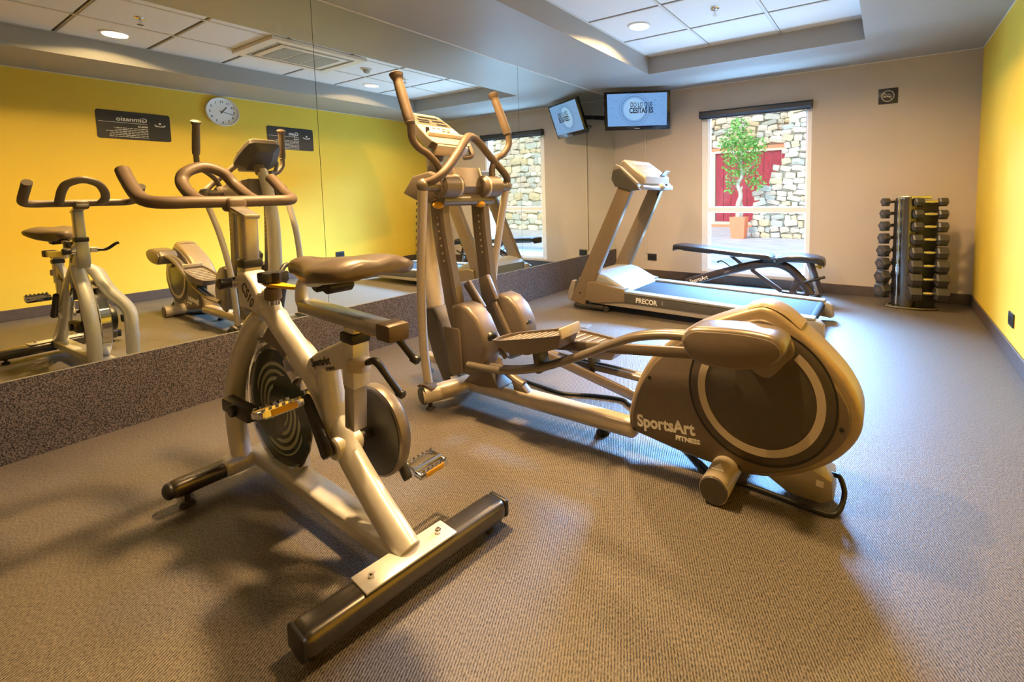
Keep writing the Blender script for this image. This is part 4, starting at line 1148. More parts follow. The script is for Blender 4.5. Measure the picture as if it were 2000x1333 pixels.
    # pedals
    def pedal(c, ang, lab):
        c = V(c)
        ca, sa = math.cos(ang), math.sin(ang)
        u = V((ca, 0, sa)); n_ = V((-sa, 0, ca))
        def pt(a_, y, h): return c + u * a_ + V((0, y, 0)) + n_ * h
        m_ = MB()
        out = [(-0.205, 0.02), (-0.19, 0.055), (-0.12, 0.078), (0.0, 0.085), (0.12, 0.082), (0.20, 0.07), (0.205, 0.0)]
        O = out + [(a_, -y) for a_, y in reversed(out[:-1])]
        side = [(0.022 + 0.05 * max(0, (-a_ - 0.02)) / 0.19 if a_ < 0 else 0.022 + 0.012 * a_ / 0.2) for a_, y in O]
        inner = [(a_ * 0.93, y * 0.9) for a_, y in O]
        bot = [(a_ * 0.78 + 0.01, y * 0.8) for a_, y in O]
        lip = [m_.bm.verts.new(pt(a_, y, 0.020)) for (a_, y), h in zip(O, side)]
        li = [m_.bm.verts.new(pt(a_, y, 0.019)) for (a_, y), h in zip(inner, side)]
        fl_ = [m_.bm.verts.new(pt(a_, y, 0.008)) for a_, y in inner]
        bo = [m_.bm.verts.new(pt(a_, y, -0.052 + 0.02 * abs(a_) / 0.2)) for a_, y in bot]
        n2 = len(O)
        for r0, r1 in ((bo, lip), (lip, li), (li, fl_)):
            for k in range(n2):
                m_.bm.faces.new((r0[k], r0[(k + 1) % n2], r1[(k + 1) % n2], r1[k]))
        m_.bm.faces.new(fl_); m_.bm.faces.new(list(reversed(bo)))
        bmesh.ops.recalc_face_normals(m_.bm, faces=m_.bm.faces[:])
        pd = put('pedal', m_, M['bronze'], t, ang=35)
        for k in range(8):
            a_ = -0.135 + 0.038 * k
            put('tread_rib', MB().bar(pt(a_, -0.058, 0.0105), pt(a_ + 0.012, 0.058, 0.0105), 0.008, 0.005, n_), M['champagne'], pd, smooth=False)
        put('heel_lip', MB().bar(pt(0.198, -0.068, 0.024), pt(0.198, 0.068, 0.024), 0.012, 0.042, n_, 0.004), M['champagne'], pd)
        put('pedal_bracket', MB().bar(c + V((0.03, 0, -0.04)), c + V((0.045, 0, -0.135)), 0.075, 0.03, (1, 0, 0), 0.008), M['console_dark'], pd)
    pedal((-1.262, 1.515, 0.442), math.radians(12), 'n')
    pedal((-1.20, 1.835, 0.350), math.radians(-4), 'f')
    # rear drive housing
    out = [(-0.868, 0.092), (-0.872, 0.16), (-0.850, 0.25), (-0.815, 0.335), (-0.765, 0.415), (-0.69, 0.49), (-0.60, 0.555), (-0.48, 0.612), (-0.375, 0.655), (-0.335, 0.658), (-0.295, 0.642), (-0.235, 0.600),
           (-0.16, 0.535), (-0.095, 0.465), (-0.055, 0.395), (-0.042, 0.33), (-0.055, 0.265), (-0.10, 0.195), (-0.165, 0.135), (-0.25, 0.085), (-0.34, 0.052), (-0.45, 0.042), (-0.60, 0.05), (-0.74, 0.068)]
    def sm(P, n=4):
        Q = MB.smooth([V((x, z, 0)) for x, z in P + [P[0]]], n)[:-1]
        return [(q.x, q.y) for q in Q]
    out = sm(out)
    sh = put('drive_housing', MB().prism(out, 1.628, 1.775, 'y', 0.02, 4), M['shell'], t, ang=50)
    cxo, czo = -0.42, 0.30
    inn = [(-0.850, 0.100), (-0.847, 0.165), (-0.827, 0.245), (-0.795, 0.322), (-0.745, 0.400), (-0.67, 0.470), (-0.585, 0.530), (-0.47, 0.580), (-0.375, 0.615), (-0.335, 0.617), (-0.305, 0.605), (-0.25, 0.565),
           (-0.185, 0.505), (-0.125, 0.44), (-0.088, 0.385), (-0.074, 0.33), (-0.085, 0.27), (-0.125, 0.207), (-0.185, 0.15), (-0.26, 0.105), (-0.345, 0.072), (-0.45, 0.060), (-0.60, 0.066), (-0.73, 0.082)]
    inn = sm(inn)
    fp = put('side_panel', MB().prism(inn, 1.615, 1.64, 'y', 0.008, 3), M['bronze'], sh)
    put('side_panel', MB().prism(inn, 1.763, 1.788, 'y', 0.008, 3), M['bronze'], sh)
    put('top_cap', MB().tube([(-0.40, 1.70, 0.645), (-0.345, 1.70, 0.660), (-0.285, 1.70, 0.640), (-0.23, 1.70, 0.597)], 0.062, 12, rz=0.012, up=(0, 0, 1)), M['shell'], sh)
    rc = (-0.358, 1.6145, 0.352)
    put('groove', MB().lathe([(0.243, 0.0), (0.249, 0.0), (0.249, 0.0015), (0.243, 0.0015), (0.243, 0)], rc, (0, -1, 0), 72), M['black'], sh, smooth=False)
    put('cover_disc', MB().lathe([(0, 0.003), (0.236, 0.003), (0.243, 0.0), (0.0, 0.0)], rc, (0, -1, 0), 72), M['console_dark'], sh)
    put('trim_ring', MB().lathe([(0.186, 0.0035), (0.213, 0.0035), (0.213, 0.0055), (0.186, 0.0055), (0.186, 0.0035)], rc, (0, -1, 0), 60, math.radians(128), math.radians(128) + 2 * PI * 0.79), M['ring'], sh, smooth=False)
    for x, z in ((-0.345, 0.585), (-0.768, 0.335), (-0.835, 0.11), (-0.10, 0.295), (-0.42, 0.075)):
        put('screw_hole', MB().cyl((x, 1.616, z), (x, 1.6135, z), 0.0075, 12), M['black'], sh)
    lettering('SportsArt', 0.066, (-0.822, 1.6142, 0.127), (1, 0, 0.09), (-0.09, 0, 1), M['white_print'], sh, bold=0.0022, xs=0.9)
    lettering('FITNESS', 0.024, (-0.66, 1.6142, 0.112), (1, 0, 0.06), (-0.06, 0, 1), M['white_print'], sh, bold=0.001, xs=1.15)
    # crank and pivot covers
    for s, ya in ((-1, 1.59), (1, 1.805)):
        q = (0.0, 0.0) if s < 0 else (-0.17, -0.335)
        lobe = sm([(-0.44, 0.52), (-0.40, 0.472), (-0.365, 0.445), (-0.335, 0.432), (-0.305, 0.44), (-0.27, 0.485), (-0.238, 0.53), (-0.262, 0.58), (-0.35, 0.58)])
        put('crank_arm', MB().prism([(x + q[0], z + q[1]) for x, z in lobe], ya - 0.012, ya + 0.02, 'y', 0.007), M['bronze_tube'], t)
    cov = sm([(-0.577, 0.562), (-0.555, 0.594), (-0.518, 0.611), (-0.385, 0.622), (-0.293, 0.618), (-0.256, 0.603), (-0.244, 0.578), (-0.255, 0.547), (-0.299, 0.513), (-0.384, 0.487), (-0.466, 0.483), (-0.532, 0.496), (-0.564, 0.528)], 3)
    cv = put('pivot_cover', MB().prism(cov, 1.445, 1.575, 'y', 0.02, 4), M['bronze_tube'], t, ang=50)
    cxm, czm = -0.415, 0.55
    put('cover_face', MB().prism([(cxm + (x - cxm) * 0.93, czm + (z - czm) * 0.82) for x, z in cov], 1.4405, 1.449, 'y', 0.004), M['bronze'], cv)
    put('pivot_cover', MB().prism([(x - 0.17, z - 0.335) for x, z in cov], 1.80, 1.90, 'y', 0.02, 4), M['bronze_tube'], t, ang=50)
    # rear stabilizer
    rs = put('rear_stabilizer', MB().cyl((-0.468, 1.475, 0.052), (-0.468, 1.885, 0.052), 0.05, 28), M['champagne'], t)
    for y, s in ((1.475, -1), (1.885, 1)):
        put('end_cap', MB().cyl((-0.468, y, 0.052), (-0.468, y + s * 0.006, 0.052), 0.0485, 28, 0.046), M['console_dark'], rs)
    put('warning_label', MB().prism([(-0.49, 1.515), (-0.445, 1.515), (-0.47, 1.56)], 0.1022, 0.1028, 'z'), M['white_print'], rs, smooth=False)
    put('foot_pad', MB().mm((-0.50, 1.53, 0.0), (-0.436, 1.60, 0.012)).mm((-0.50, 1.80, 0.0), (-0.436, 1.87, 0.012)), M['rubber'], rs)
    put('motor_box', MB().prism([(-0.33, 0.055), (-0.19, 0.125), (-0.125, 0.10), (-0.12, 0.035), (-0.155, 0.012), (-0.26, 0.015)], 1.64, 1.765, 'y', 0.01), M['tread_panel'], t)
    put('inlet_label', MB().bar((-0.173, 1.6385, 0.085), (-0.150, 1.6385, 0.083), 0.001, 0.022, (0, 0, 1)), M['white_print'], t, smooth=False)
    put('power_cord', MB().tube([(-0.13, 1.70, 0.095), (-0.105, 1.68, 0.10), (-0.09, 1.655, 0.06), (-0.11, 1.615, 0.013), (-0.17, 1.60, 0.012), (-0.27, 1.612, 0.012), (-0.38, 1.622, 0.012), (-0.50, 1.62, 0.010), (-0.56, 1.66, 0.009), (-0.70, 1.78, 0.009),
                                 (-0.90, 1.92, 0.009), (-1.05, 1.985, 0.010), (-1.117, 2.022, 0.009), (-1.267, 1.992, 0.008), (-1.421, 1.935, 0.008), (-1.607, 1.95, 0.008), (-1.815, 1.974, 0.008), (-1.90, 1.98, 0.009)], 0.0085, 10, n=6), M['cable'], t)
    return t
elliptical()

# ================================================================== treadmill
def treadmill():
    y0, y1 = 3.49, 4.20
    t = thing('treadmill', 'silver treadmill with black belt standing near the window, facing the mirror', 'treadmill', (-1.4, 3.85, 0))
    def zt(x): return 0.205 + (x + 1.9) * (-0.030)      # the deck falls slightly to the rear
    for ya, yb, nm in ((y0, y0 + 0.085, 'n'), (y1 - 0.085, y1, 'f')):
        sr = put('side_rail', MB().prism([(-1.90, 0.115), (-1.90, zt(-1.9) - 0.012), (-0.38, zt(-0.38) - 0.012), (-0.38, 0.085)], ya, yb, 'y', 0.006), M['tread_dark'], t)
        put('foot_strip', MB().bar((-1.93, (ya + yb) / 2, zt(-1.93)), (-0.40, (ya + yb) / 2, zt(-0.40)), 0.083, 0.022, (0, 0, 1), 0.008), M['tread_hood'], sr)
        put('lower_skirt', MB().prism([(-2.2, 0.075), (-1.90, 0.118), (-0.40, 0.085), (-0.40, 0.05)], ya + 0.012, yb - 0.01, 'y', 0.004), M['tread_panel'], sr)
        put('end_cap', MB().prism([(-0.505, 0.05), (-0.505, zt(-0.5) - 0.012), (-0.375, zt(-0.37) - 0.010), (-0.345, 0.12), (-0.335, 0.04), (-0.36, 0.03)], ya - 0.004, yb + 0.004, 'y', 0.008), M['tread_panel'], t)
    put('running_belt', MB().bar((-2.0, 3.845, 0.190), (-0.43, 3.845, 0.146), 0.535, 0.02, (0, 0, 1), 0.006).cyl((-0.43, 3.58, 0.128), (-0.43, 4.11, 0.128), 0.031, 20), M['belt'], t)
    put('deck', MB().bar((-2.0, 3.845, 0.145), (-0.5, 3.845, 0.105), 0.54, 0.04), M['black'], t)
    put('motor_hood', MB().prism([(-2.43, 0.10), (-2.40, 0.285), (-2.33, 0.335), (-2.20, 0.345), (-2.10, 0.325), (-1.90, 0.232), (-1.885, 0.20), (-1.95, 0.13), (-2.30, 0.085)], y0 + 0.035, y1 - 0.02, 'y', 0.03, 4), M['tread_hood'], t)
    for s, ya, yb in ((-1, y0 - 0.005, y0 + 0.09), (1, y1 - 0.09, y1 + 0.005)):
        put('hood_side', MB().prism([(-2.30, 0.10), (-2.27, 0.26), (-2.20, 0.275), (-1.893, 0.232), (-1.893, 0.118), (-2.20, 0.078)], ya, yb, 'y', 0.010, 3), M['tread_post'], t)
        yp = (ya + yb) / 2 - 0.005 * s
        pm_ = MB().prism([(-2.475, 0.075), (-2.315, 0.045), (-1.815, 1.105), (-1.945, 1.13)], yp - 0.03, yp + 0.03, 'y', 0.006)
        po = put('upright_post', pm_, M['tread_post'], t)
        put('post_screw', MB().cyl((-2.36, yp - 0.031, 0.155), (-2.36, yp - 0.0335, 0.155), 0.010, 10), M['black'], po)
        put('post_base_cover', MB().prism([(-2.50, 0.075), (-2.50, 0.16), (-2.455, 0.26), (-2.42, 0.26), (-2.45, 0.07)], yp - 0.028, yp + 0.028, 'y', 0.006), M['tread_panel'], po)
        put('lift_foot', MB().bar((-2.44, yp, 0.035), (-2.12, yp, 0.04), 0.07, 0.045, (0, 0, 1), 0.018, 3), M['rubber'], t)
        put('front_wheel', MB().cyl((-2.10, yp - 0.02, 0.03), (-2.10, yp + 0.02, 0.03), 0.03, 16, None, 0.004), M['rubber'], t)
        put('console_arm', MB().prism([(-2.005, 1.175), (-1.995, 1.235), (-1.955, 1.295), (-1.915, 1.275), (-1.76, 1.135), (-1.735, 1.085), (-1.83, 1.075), (-1.97, 1.115)], ya - 0.01, ya + 0.085, 'y', 0.012, 3), M['tread_dark'], t)
        put('arm_trim', MB().prism([(-1.958, 1.30), (-1.985, 1.258), (-1.978, 1.25), (-1.915, 1.262), (-1.76, 1.128), (-1.752, 1.140), (-1.912, 1.282)], ya - 0.013, ya + 0.02, 'y', 0.002), M['tread_panel'], t)
    lm = lettering('PRECOR', 0.058, (-1.785, y0 - 0.0012, 0.131), (1, 0, -0.03), (0.03, 0, 1), M['white_print'], t, bold=0.0015, xs=0.9)
    put('rail_mark', MB().mm((-1.545, y0 - 0.0012, 0.13), (-1.537, y0 - 0.0003, 0.165)), M['tread_panel'], t, smooth=False)
    # console between the arms
    ya, yb = 3.585, 4.105
    cn = put('console', MB().prism([(-2.00, 1.255), (-1.965, 1.335), (-1.935, 1.345), (-1.735, 1.195), (-1.735, 1.135), (-1.80, 1.105), (-1.93, 1.15)], ya, yb, 'y', 0.018, 3), M['tread_panel'], t)
    A, B = V((-1.945, 0, 1.3435)), V((-1.745, 0, 1.196))
    d = (B - A).normalized(); up = V((-d.z, 0, d.x)); up = up if up.z > 0 else -up
    def cq(a_, y, h): return A + d * a_ + V((0, y, 0)) + up * h
    put('display', MB().bar(cq(0.035, 3.68, 0.004), cq(0.035, 4.01, 0.004), 0.055, 0.006, up, 0.002), M['tread_hood'], cn)
    for y in (3.70, 3.755, 3.86, 3.92, 3.98):
        put('readout', MB().bar(cq(0.085, y, 0.004), cq(0.085, y + 0.045, 0.004), 0.02, 0.005, up, 0.001), M['black'], cn)
    for y in (3.67, 3.97):
        put('label', MB().bar(cq(0.12, y, 0.003), cq(0.12, y + 0.05, 0.003), 0.022, 0.005, up, 0.001), M['console_face'], cn)
    for k in range(8):
        y = 3.69 + 0.043 * k
        put('button', MB().bar(cq(0.165, y, 0.004), cq(0.165, y + 0.022, 0.004), 0.018, 0.006, up, 0.001), M['red' if k == 6 else ('green' if k == 1 else 'champagne')], cn)
    put('cross_bar', MB().tube([(-1.74, y0 + 0.05, 1.105), (-1.715, 3.70, 1.098), (-1.715, 4.0, 1.098), (-1.74, y1 - 0.05, 1.105)], 0.018, 14), M['tread_hood'], t)
    put('grip_hub', MB().ball((-1.705, 3.86, 1.105), 0.035, (1, 1.3, 1)), M['tread_hood'], t)
    put('book_holder', MB().bar((-1.755, 3.98, 1.20), (-1.70, 3.98, 1.25), 0.12, 0.008, (1, 0, -1), 0.002), M['black'], t)
    put('safety_clip', MB().bar((-1.835, 4.09, 1.07), (-1.85, 4.09, 1.02), 0.02, 0.02, (1, 0, 0), 0.005), M['black'], t)
treadmill()

o = put('floor_plate', MB().box((-2.045, 3.055, 0.003), (0.13, 0.10, 0.006), Matrix.Rotation(0.15, 3, 'Z'), 0.002), M['plate_metal'])
tag(o, 'small metal outlet plate set on the floor in front of the treadmill', 'floor plate')

# ================================================================== weight bench
def bench():
    y = 4.91
    t = thing('weight_bench', 'black padded adjustable weight bench below the window', 'bench', (-1.2, y, 0))
    def pad(P, hw, th, name):
        m_ = MB()
        rings = []
        for (x, z), w in zip(P, hw):
            ring = []
            for a_, b_ in ((-1, -0.25), (-0.96, -0.8), (-0.85, -1), (0.85, -1), (0.96, -0.8), (1, -0.25), (1, 0.3), (0.96, 0.75), (0.82, 1), (-0.82, 1), (-0.96, 0.75), (-1, 0.3)):
                ring.append(m_.bm.verts.new((x, y + a_ * w, z + (b_ - 1) * th / 2)))
            rings.append(ring)
        for r0, r1 in zip(rings[:-1], rings[1:]):
            for k in range(12): m_.bm.faces.new((r0[k], r0[(k + 1) % 12], r1[(k + 1) % 12], r1[k]))
        m_.bm.faces.new(list(reversed(rings[0]))); m_.bm.faces.new(rings[-1])
        bmesh.ops.recalc_face_normals(m_.bm, faces=m_.bm.faces[:])
        return put(name, m_, M['bench_vinyl'], t, ang=45)
    pad([(-2.005, 0.462), (-1.995, 0.482), (-1.95, 0.487), (-1.6, 0.466), (-1.22, 0.440), (-1.10, 0.438), (-0.985, 0.424), (-0.955, 0.400)], [0.085, 0.10, 0.112, 0.13, 0.14, 0.14, 0.125, 0.11], 0.055, 'back_pad')
    pad([(-0.91, 0.385), (-0.89, 0.405), (-0.80, 0.428), (-0.68, 0.437), (-0.56, 0.425), (-0.50, 0.408), (-0.485, 0.385)], [0.10, 0.115, 0.13, 0.135, 0.13, 0.115, 0.10], 0.058, 'seat_pad')
    put('pad_frame', MB().bar((-1.90, y, 0.425), (-1.0, y, 0.370), 0.06, 0.025).bar((-1.05, y, 0.365), (-0.86, y, 0.345), 0.09, 0.045, (0, 0, 1), 0.008).bar((-0.90, y, 0.362), (-0.60, y, 0.368), 0.06, 0.022), M['black'], t)
    put('hinge', MB().cyl((-0.925, y - 0.075, 0.372), (-0.925, y + 0.075, 0.372), 0.024, 16, None, 0.004).cyl((-0.925, y - 0.083, 0.372), (-0.925, y + 0.083, 0.372), 0.010, 12), M['darkchrome'], t)
    mf = put('main_tube', MB().tube([(-1.875, y, 0.055), (-1.70, y, 0.115), (-1.45, y, 0.205), (-1.20, y, 0.285), (-1.02, y, 0.325), (-0.90, y, 0.325), (-0.80, y, 0.285), (-0.72, y, 0.215), (-0.65, y, 0.125), (-0.60, y, 0.045)], 0.034, 18, n=7, rz=0.043), M['bench_frame'], t)
    lettering('SportsArt', 0.062, (-1.815, y - 0.0352, 0.052), (1, 0, 0.355), (-0.355, 0, 1), M['white_print'], mf, bold=0.001, xs=0.85)
    lettering('A991', 0.03, (-1.44, y - 0.0352, 0.192), (1, 0, 0.34), (-0.34, 0, 1), M['tread_panel'], mf)
    put('brace', MB().bar((-1.17, y, 0.255), (-0.87, y, 0.05), 0.034, 0.04, (0, 0, 1), 0.006).bar((-0.87, y, 0.045), (-0.62, y, 0.035), 0.05, 0.035, (0, 0, 1), 0.006), M['bench_frame'], t)
    put('brace_plate', MB().bar((-0.775, y, 0.045), (-0.715, y, 0.20), 0.04, 0.06, (1, 0, 0), 0.006), M['bench_frame'], t)
    for x, a_, b_ in ((-0.575, 4.68, 5.15), (-1.895, 4.74, 5.10)):
        put('foot_bar', MB().bar((x, a_, 0.033), (x, b_, 0.033), 0.05, 0.042, (0, 0, 1), 0.014, 3), M['darkchrome'], t)
        for q in (a_, b_):
            put('rubber_foot', MB().cyl((x, q, 0.0), (x, q, 0.055), 0.03, 14, None, 0.006), M['rubber'], t)
    put('seat_strut', MB().bar((-0.635, y, 0.37), (-0.535, y, 0.05), 0.03, 0.035, (1, 0, 0), 0.004), M['post'], t)
    put('seat_post', MB().bar((-0.605, y, 0.375), (-0.505, y, 0.06), 0.045, 0.04, (1, 0, 0), 0.006), M['bench_frame'], t)
    put('seat_knob', MB().cyl((-0.578, y, 0.318), (-0.53, y, 0.325), 0.008, 10).cyl((-0.545, y, 0.323), (-0.51, y, 0.328), 0.026, 10, 0.022, 0.006), M['yellow_knob'], t)
    put('side_handle', MB().cyl((-0.66, y - 0.05, 0.165), (-0.475, y - 0.05, 0.235), 0.013, 12, None, 0.004), M['rubber'], t)
    put('adjust_strut', MB().bar((-1.40, y, 0.395), (-1.25, y, 0.285), 0.03, 0.03, (0, 0, 1), 0.005).bar((-1.41, y, 0.43), (-1.40, y, 0.38), 0.04, 0.03, (1, 0, 0), 0.004).cyl((-1.355, y - 0.025, 0.395), (-1.355, y + 0.025, 0.395), 0.014, 12), M['bench_frame'], t)
    put('release_lever', MB().tube([(-1.36, y - 0.03, 0.255), (-1.43, y - 0.03, 0.305), (-1.475, y - 0.03, 0.325), (-1.505, y - 0.03, 0.315)], 0.006, 8).ball((-1.51, y - 0.03, 0.312), 0.011), M['black'], t)
    put('pull_pin', MB().cyl((-1.315, y - 0.05, 0.265), (-1.315, y + 0.02, 0.265), 0.022, 14, None, 0.004), M['black'], t)
bench()

# ================================================================== dumbbell rack and dumbbells
def rack():
    c = V((0.175, 4.93, 0))
    t = thing('dumbbell_rack', 'tall chrome dumbbell tower in the corner by the yellow wall', 'dumbbell rack', c)
    base = [(0.02, 4.885), (0.06, 4.865), (0.16, 4.85), (0.28, 4.865), (0.40, 4.915), (0.415, 4.945), (0.38, 5.03), (0.26, 5.12), (0.12, 5.10), (0.035, 4.99)]
    put('base_plate', MB().prism(base, 0.0, 0.014, 'z', 0.004), M['darkchrome'], t)
    o1 = base; ctr = V((0.21, 4.97))
    i1 = [(ctr.x + (x - ctr.x) * 0.95, ctr.y + (y_ - ctr.y) * 0.95) for x, y_ in base]
    put('base_rim', MB().strip(o1, i1, 0.014, 0.020, 'z'), M['hex_handle'], t, smooth=False)
    put('column', MB().lathe([(0, 0.014), (0.072, 0.014), (0.072, 0.985), (0, 0.985)], (0.165, 4.935, 0), (0, 0, 1), 40), M['darkchrome'], t, ang=30)
    put('column_edge', MB().cyl((0.098, 4.915, 0.014), (0.098, 4.915, 0.985), 0.012, 14), M['chrome'], t)
    put('side_panel', MB().prism([(0.215, 4.935), (0.385, 4.985), (0.375, 5.02), (0.21, 4.975)], 0.014, 0.955, 'z'), M['black'], t, smooth=False)
    put('side_panel', MB().prism([(0.06, 4.935), (0.105, 4.915), (0.17, 5.07), (0.12, 5.09)], 0.014, 0.955, 'z'), M['black'], t, smooth=False)
    put('top_cap', MB().prism([(0.095, 4.90), (0.13, 4.87), (0.20, 4.865), (0.245, 4.89), (0.33, 4.905), (0.335, 4.955), (0.245, 4.985), (0.15, 5.05), (0.12, 5.04)], 0.965, 0.995, 'z', 0.006), M['hex_handle'], t)
    rows = []
    for k in range(8):
        f = k / 7
        z = 0.945 - 0.79 * (f * 0.92 + 0.08 * f * f)
        s = 0.032 + 0.026 * f
        rows.append((z, s))
    words = ['top', 'second', 'third', 'fourth', 'fifth', 'sixth', 'seventh', 'bottom']
    for side in (0, 1):
        ax = V((0.955, 0.295, 0)).normalized() if side else V((0.62, 0.785, 0)).normalized()
        ctr0 = V((0.322, 4.868, 0)) if side else V((0.048, 4.965, 0))
        for k, (z, s) in enumerate(rows):
            cc = V((ctr0.x, ctr0.y, z)) 
            half = 0.088 + 0.012 * k / 7
            hl = 0.066 + 0.036 * k / 7
            # saddle that carries the heads
            sa = MB()
            for e in (-1, 1):
                q = cc + ax * (e * half)
                sa.tube([q - ax * (hl * 0.35) - V((0, 0, s * 1.02)) , q + ax * (hl * 0.35) - V((0, 0, s * 1.02))], s * 0.8, 12, smooth=False, rz=0.009)
            put('saddle', sa, M['darkchrome'], t)
            name = ['left', 'right'][side]
            lab = f'black hex dumbbell in the {words[k]} row, {name} column of the rack'
            d = thing('dumbbell', lab, 'dumbbell', cc - V((0, 0, s)), 'hex dumbbells on the tower rack')
            for e in (-1, 1):
                q = cc + ax * (e * half)
                b = min(0.012, s * 0.3)
                zx = V((0, 0, 1)); yx = zx.cross(ax)
                hm = MB()
                rings = []
                for off, rr in ((-hl / 2, s * 0.78), (-hl / 2 + b, s), (hl / 2 - b, s), (hl / 2, s * 0.78)):
                    rings.append([hm.bm.verts.new(q + ax * off + (yx * math.cos(a_) + zx * math.sin(a_)) * (rr * 1.12)) for a_ in [PI / 3 * j for j in range(6)]])
                for r0, r1 in zip(rings[:-1], rings[1:]):
                    for j in range(6): hm.bm.faces.new((r0[j], r0[(j + 1) % 6], r1[(j + 1) % 6], r1[j]))
                hm.bm.faces.new(list(reversed(rings[0]))); hm.bm.faces.new(rings[-1])
                bmesh.ops.recalc_face_normals(hm.bm, faces=hm.bm.faces[:])
                hd = put('head', hm, M['hex'], d, smooth=False)
                if e < 0:
                    put('end_badge', MB().cyl(q - ax * (hl / 2), q - ax * (hl / 2 + 0.002), s * 0.42, 16), M['baseboard'], hd)
            g = half - hl / 2
            put('handle', MB().tube([cc - ax * g, cc - ax * g * 0.7, cc, cc + ax * g * 0.7, cc + ax * g], [0.012, 0.0135, 0.0165, 0.0135, 0.012], 14, n=3), M['hex_handle'], d)
rack()

# ================================================================== courtyard seen through the window
struct('ground', MB().mm((-16, YB + 0.2, -0.12), (16, 24, -0.02)), M['paving'])

# potted tree
def tree():
    c = V((-2.90, 10.95, -0.02))
    t = thing('potted_tree', 'small leafy tree in a tall orange terracotta planter outside', 'tree', c)
    put('planter', MB().lathe([(0, 0), (0.205, 0), (0.25, 0.50), (0.238, 0.50), (0.225, 0.44), (0, 0.44)], c, (0, 0, 1), 4, PI / 4, PI / 4 + 2 * PI), M['pot'], t, smooth=False)
    put('soil', MB().mm((c.x - 0.125, c.y - 0.125, 0.40), (c.x + 0.125, c.y + 0.125, 0.43)), M['rubber'], t, smooth=False)
    put('trunk', MB().tube([c + V((0.0, 0, 0.42)), c + V((-0.02, 0, 0.75)), c + V((0.03, 0.02, 1.0)), c + V((-0.03, 0, 1.25)), c + V((0.06, 0, 1.45)), c + V((0.03, 0.02, 1.75)), c + V((0.06, 0, 2.1))], [0.075, 0.065, 0.05, 0.045, 0.04, 0.03, 0.015], 12)
        .tube([c + V((0.04, 0, 0.42)), c + V((0.05, 0.04, 0.7)), c + V((0.0, 0.05, 0.95)), c + V((0.06, 0.02, 1.2))], [0.045, 0.04, 0.03, 0.02], 10)
        .tube([c + V((0.05, 0, 1.45)), c + V((0.2, 0.05, 1.6)), c + V((0.35, 0.0, 1.75))], [0.025, 0.018, 0.01], 8)
        .tube([c + V((0.02, 0, 1.7)), c + V((-0.15, 0.05, 1.95)), c + V((-0.25, 0.0, 2.15))], [0.022, 0.015, 0.008], 8), M['bark'], t)
    lf = MB()
    rnd = random.Random(3)
    clumps = [(-0.02, 2.62, 0.20), (-0.08, 2.38, 0.24), (-0.30, 2.22, 0.22), (0.14, 2.25, 0.28), (-0.15, 2.0, 0.30), (0.22, 2.0, 0.30), (0.45, 2.12, 0.18), (-0.12, 1.72, 0.28), (0.22, 1.75, 0.26), (-0.12, 1.42, 0.20), (0.28, 1.42, 0.20), (-0.2, 1.2, 0.15), (0.42, 1.25, 0.16)]
    for dx, z, r in clumps:
        for _ in range(int(170 * (r / 0.25) ** 2)):
            while True:
                p = V((rnd.uniform(-1, 1), rnd.uniform(-1, 1), rnd.uniform(-1, 1)))
                if 0.25 < p.length < 1: break
            q = c + V((dx, 0, z)) + p * r
            u = V((rnd.uniform(-1, 1), rnd.uniform(-1, 1), rnd.uniform(-0.9, 0.3))).normalized()
            w = u.cross(V((rnd.uniform(-1, 1), rnd.uniform(-1, 1), rnd.uniform(-1, 1)))).normalized()
            nn = u.cross(w)
            L, wd = rnd.uniform(0.05, 0.085), rnd.uniform(0.016, 0.026)
            vs = [lf.bm.verts.new(q), lf.bm.verts.new(q + u * L * 0.5 + w * wd + nn * 0.006), lf.bm.verts.new(q + u * L), lf.bm.verts.new(q + u * L * 0.5 - w * wd + nn * 0.006)]
            lf.bm.faces.new((vs[0], vs[1], vs[2])); lf.bm.faces.new((vs[0], vs[2], vs[3]))
    put('foliage', lf, M['leaf'], t, smooth=False, kind='stuff')
tree()

# red doors in their frame
t = thing('red_door', 'dark red plank door in a cream frame across the courtyard', 'door', (-3.6, 14.4, -0.02))
px0, px1 = -4.53, -1.9
n = 11
for k in range(n):
    xa = px0 + (px1 - px0) * k / n
    xb = px0 + (px1 - px0) * (k + 1) / n
    put('plank', MB().box(((xa + xb) / 2, 14.40, 1.19), (xb - xa - 0.008, 0.05, 2.08), None, 0.006, 1), M['red_door'], t, smooth=False)
put('door_frame', MB().mm((-4.70, 14.33, -0.02), (-4.54, 14.47, 2.26)).mm((-4.54, 14.33, 2.235), (-1.85, 14.47, 2.30)).mm((-4.54, 14.33, -0.02), (-1.85, 14.47, 0.14)), M['door_frame'], t, smooth=False)
put('outer_trim', MB().mm((-4.86, 14.36, -0.02), (-4.70, 14.48, 2.42)).mm((-4.70, 14.36, 2.30), (-1.85, 14.48, 2.40)), M['orange_trim'], t, smooth=False)
put('step', MB().mm((-5.2, 14.22, -0.02), (-1.9, 14.36, 0.06)), M['orange_trim'], t, smooth=False)

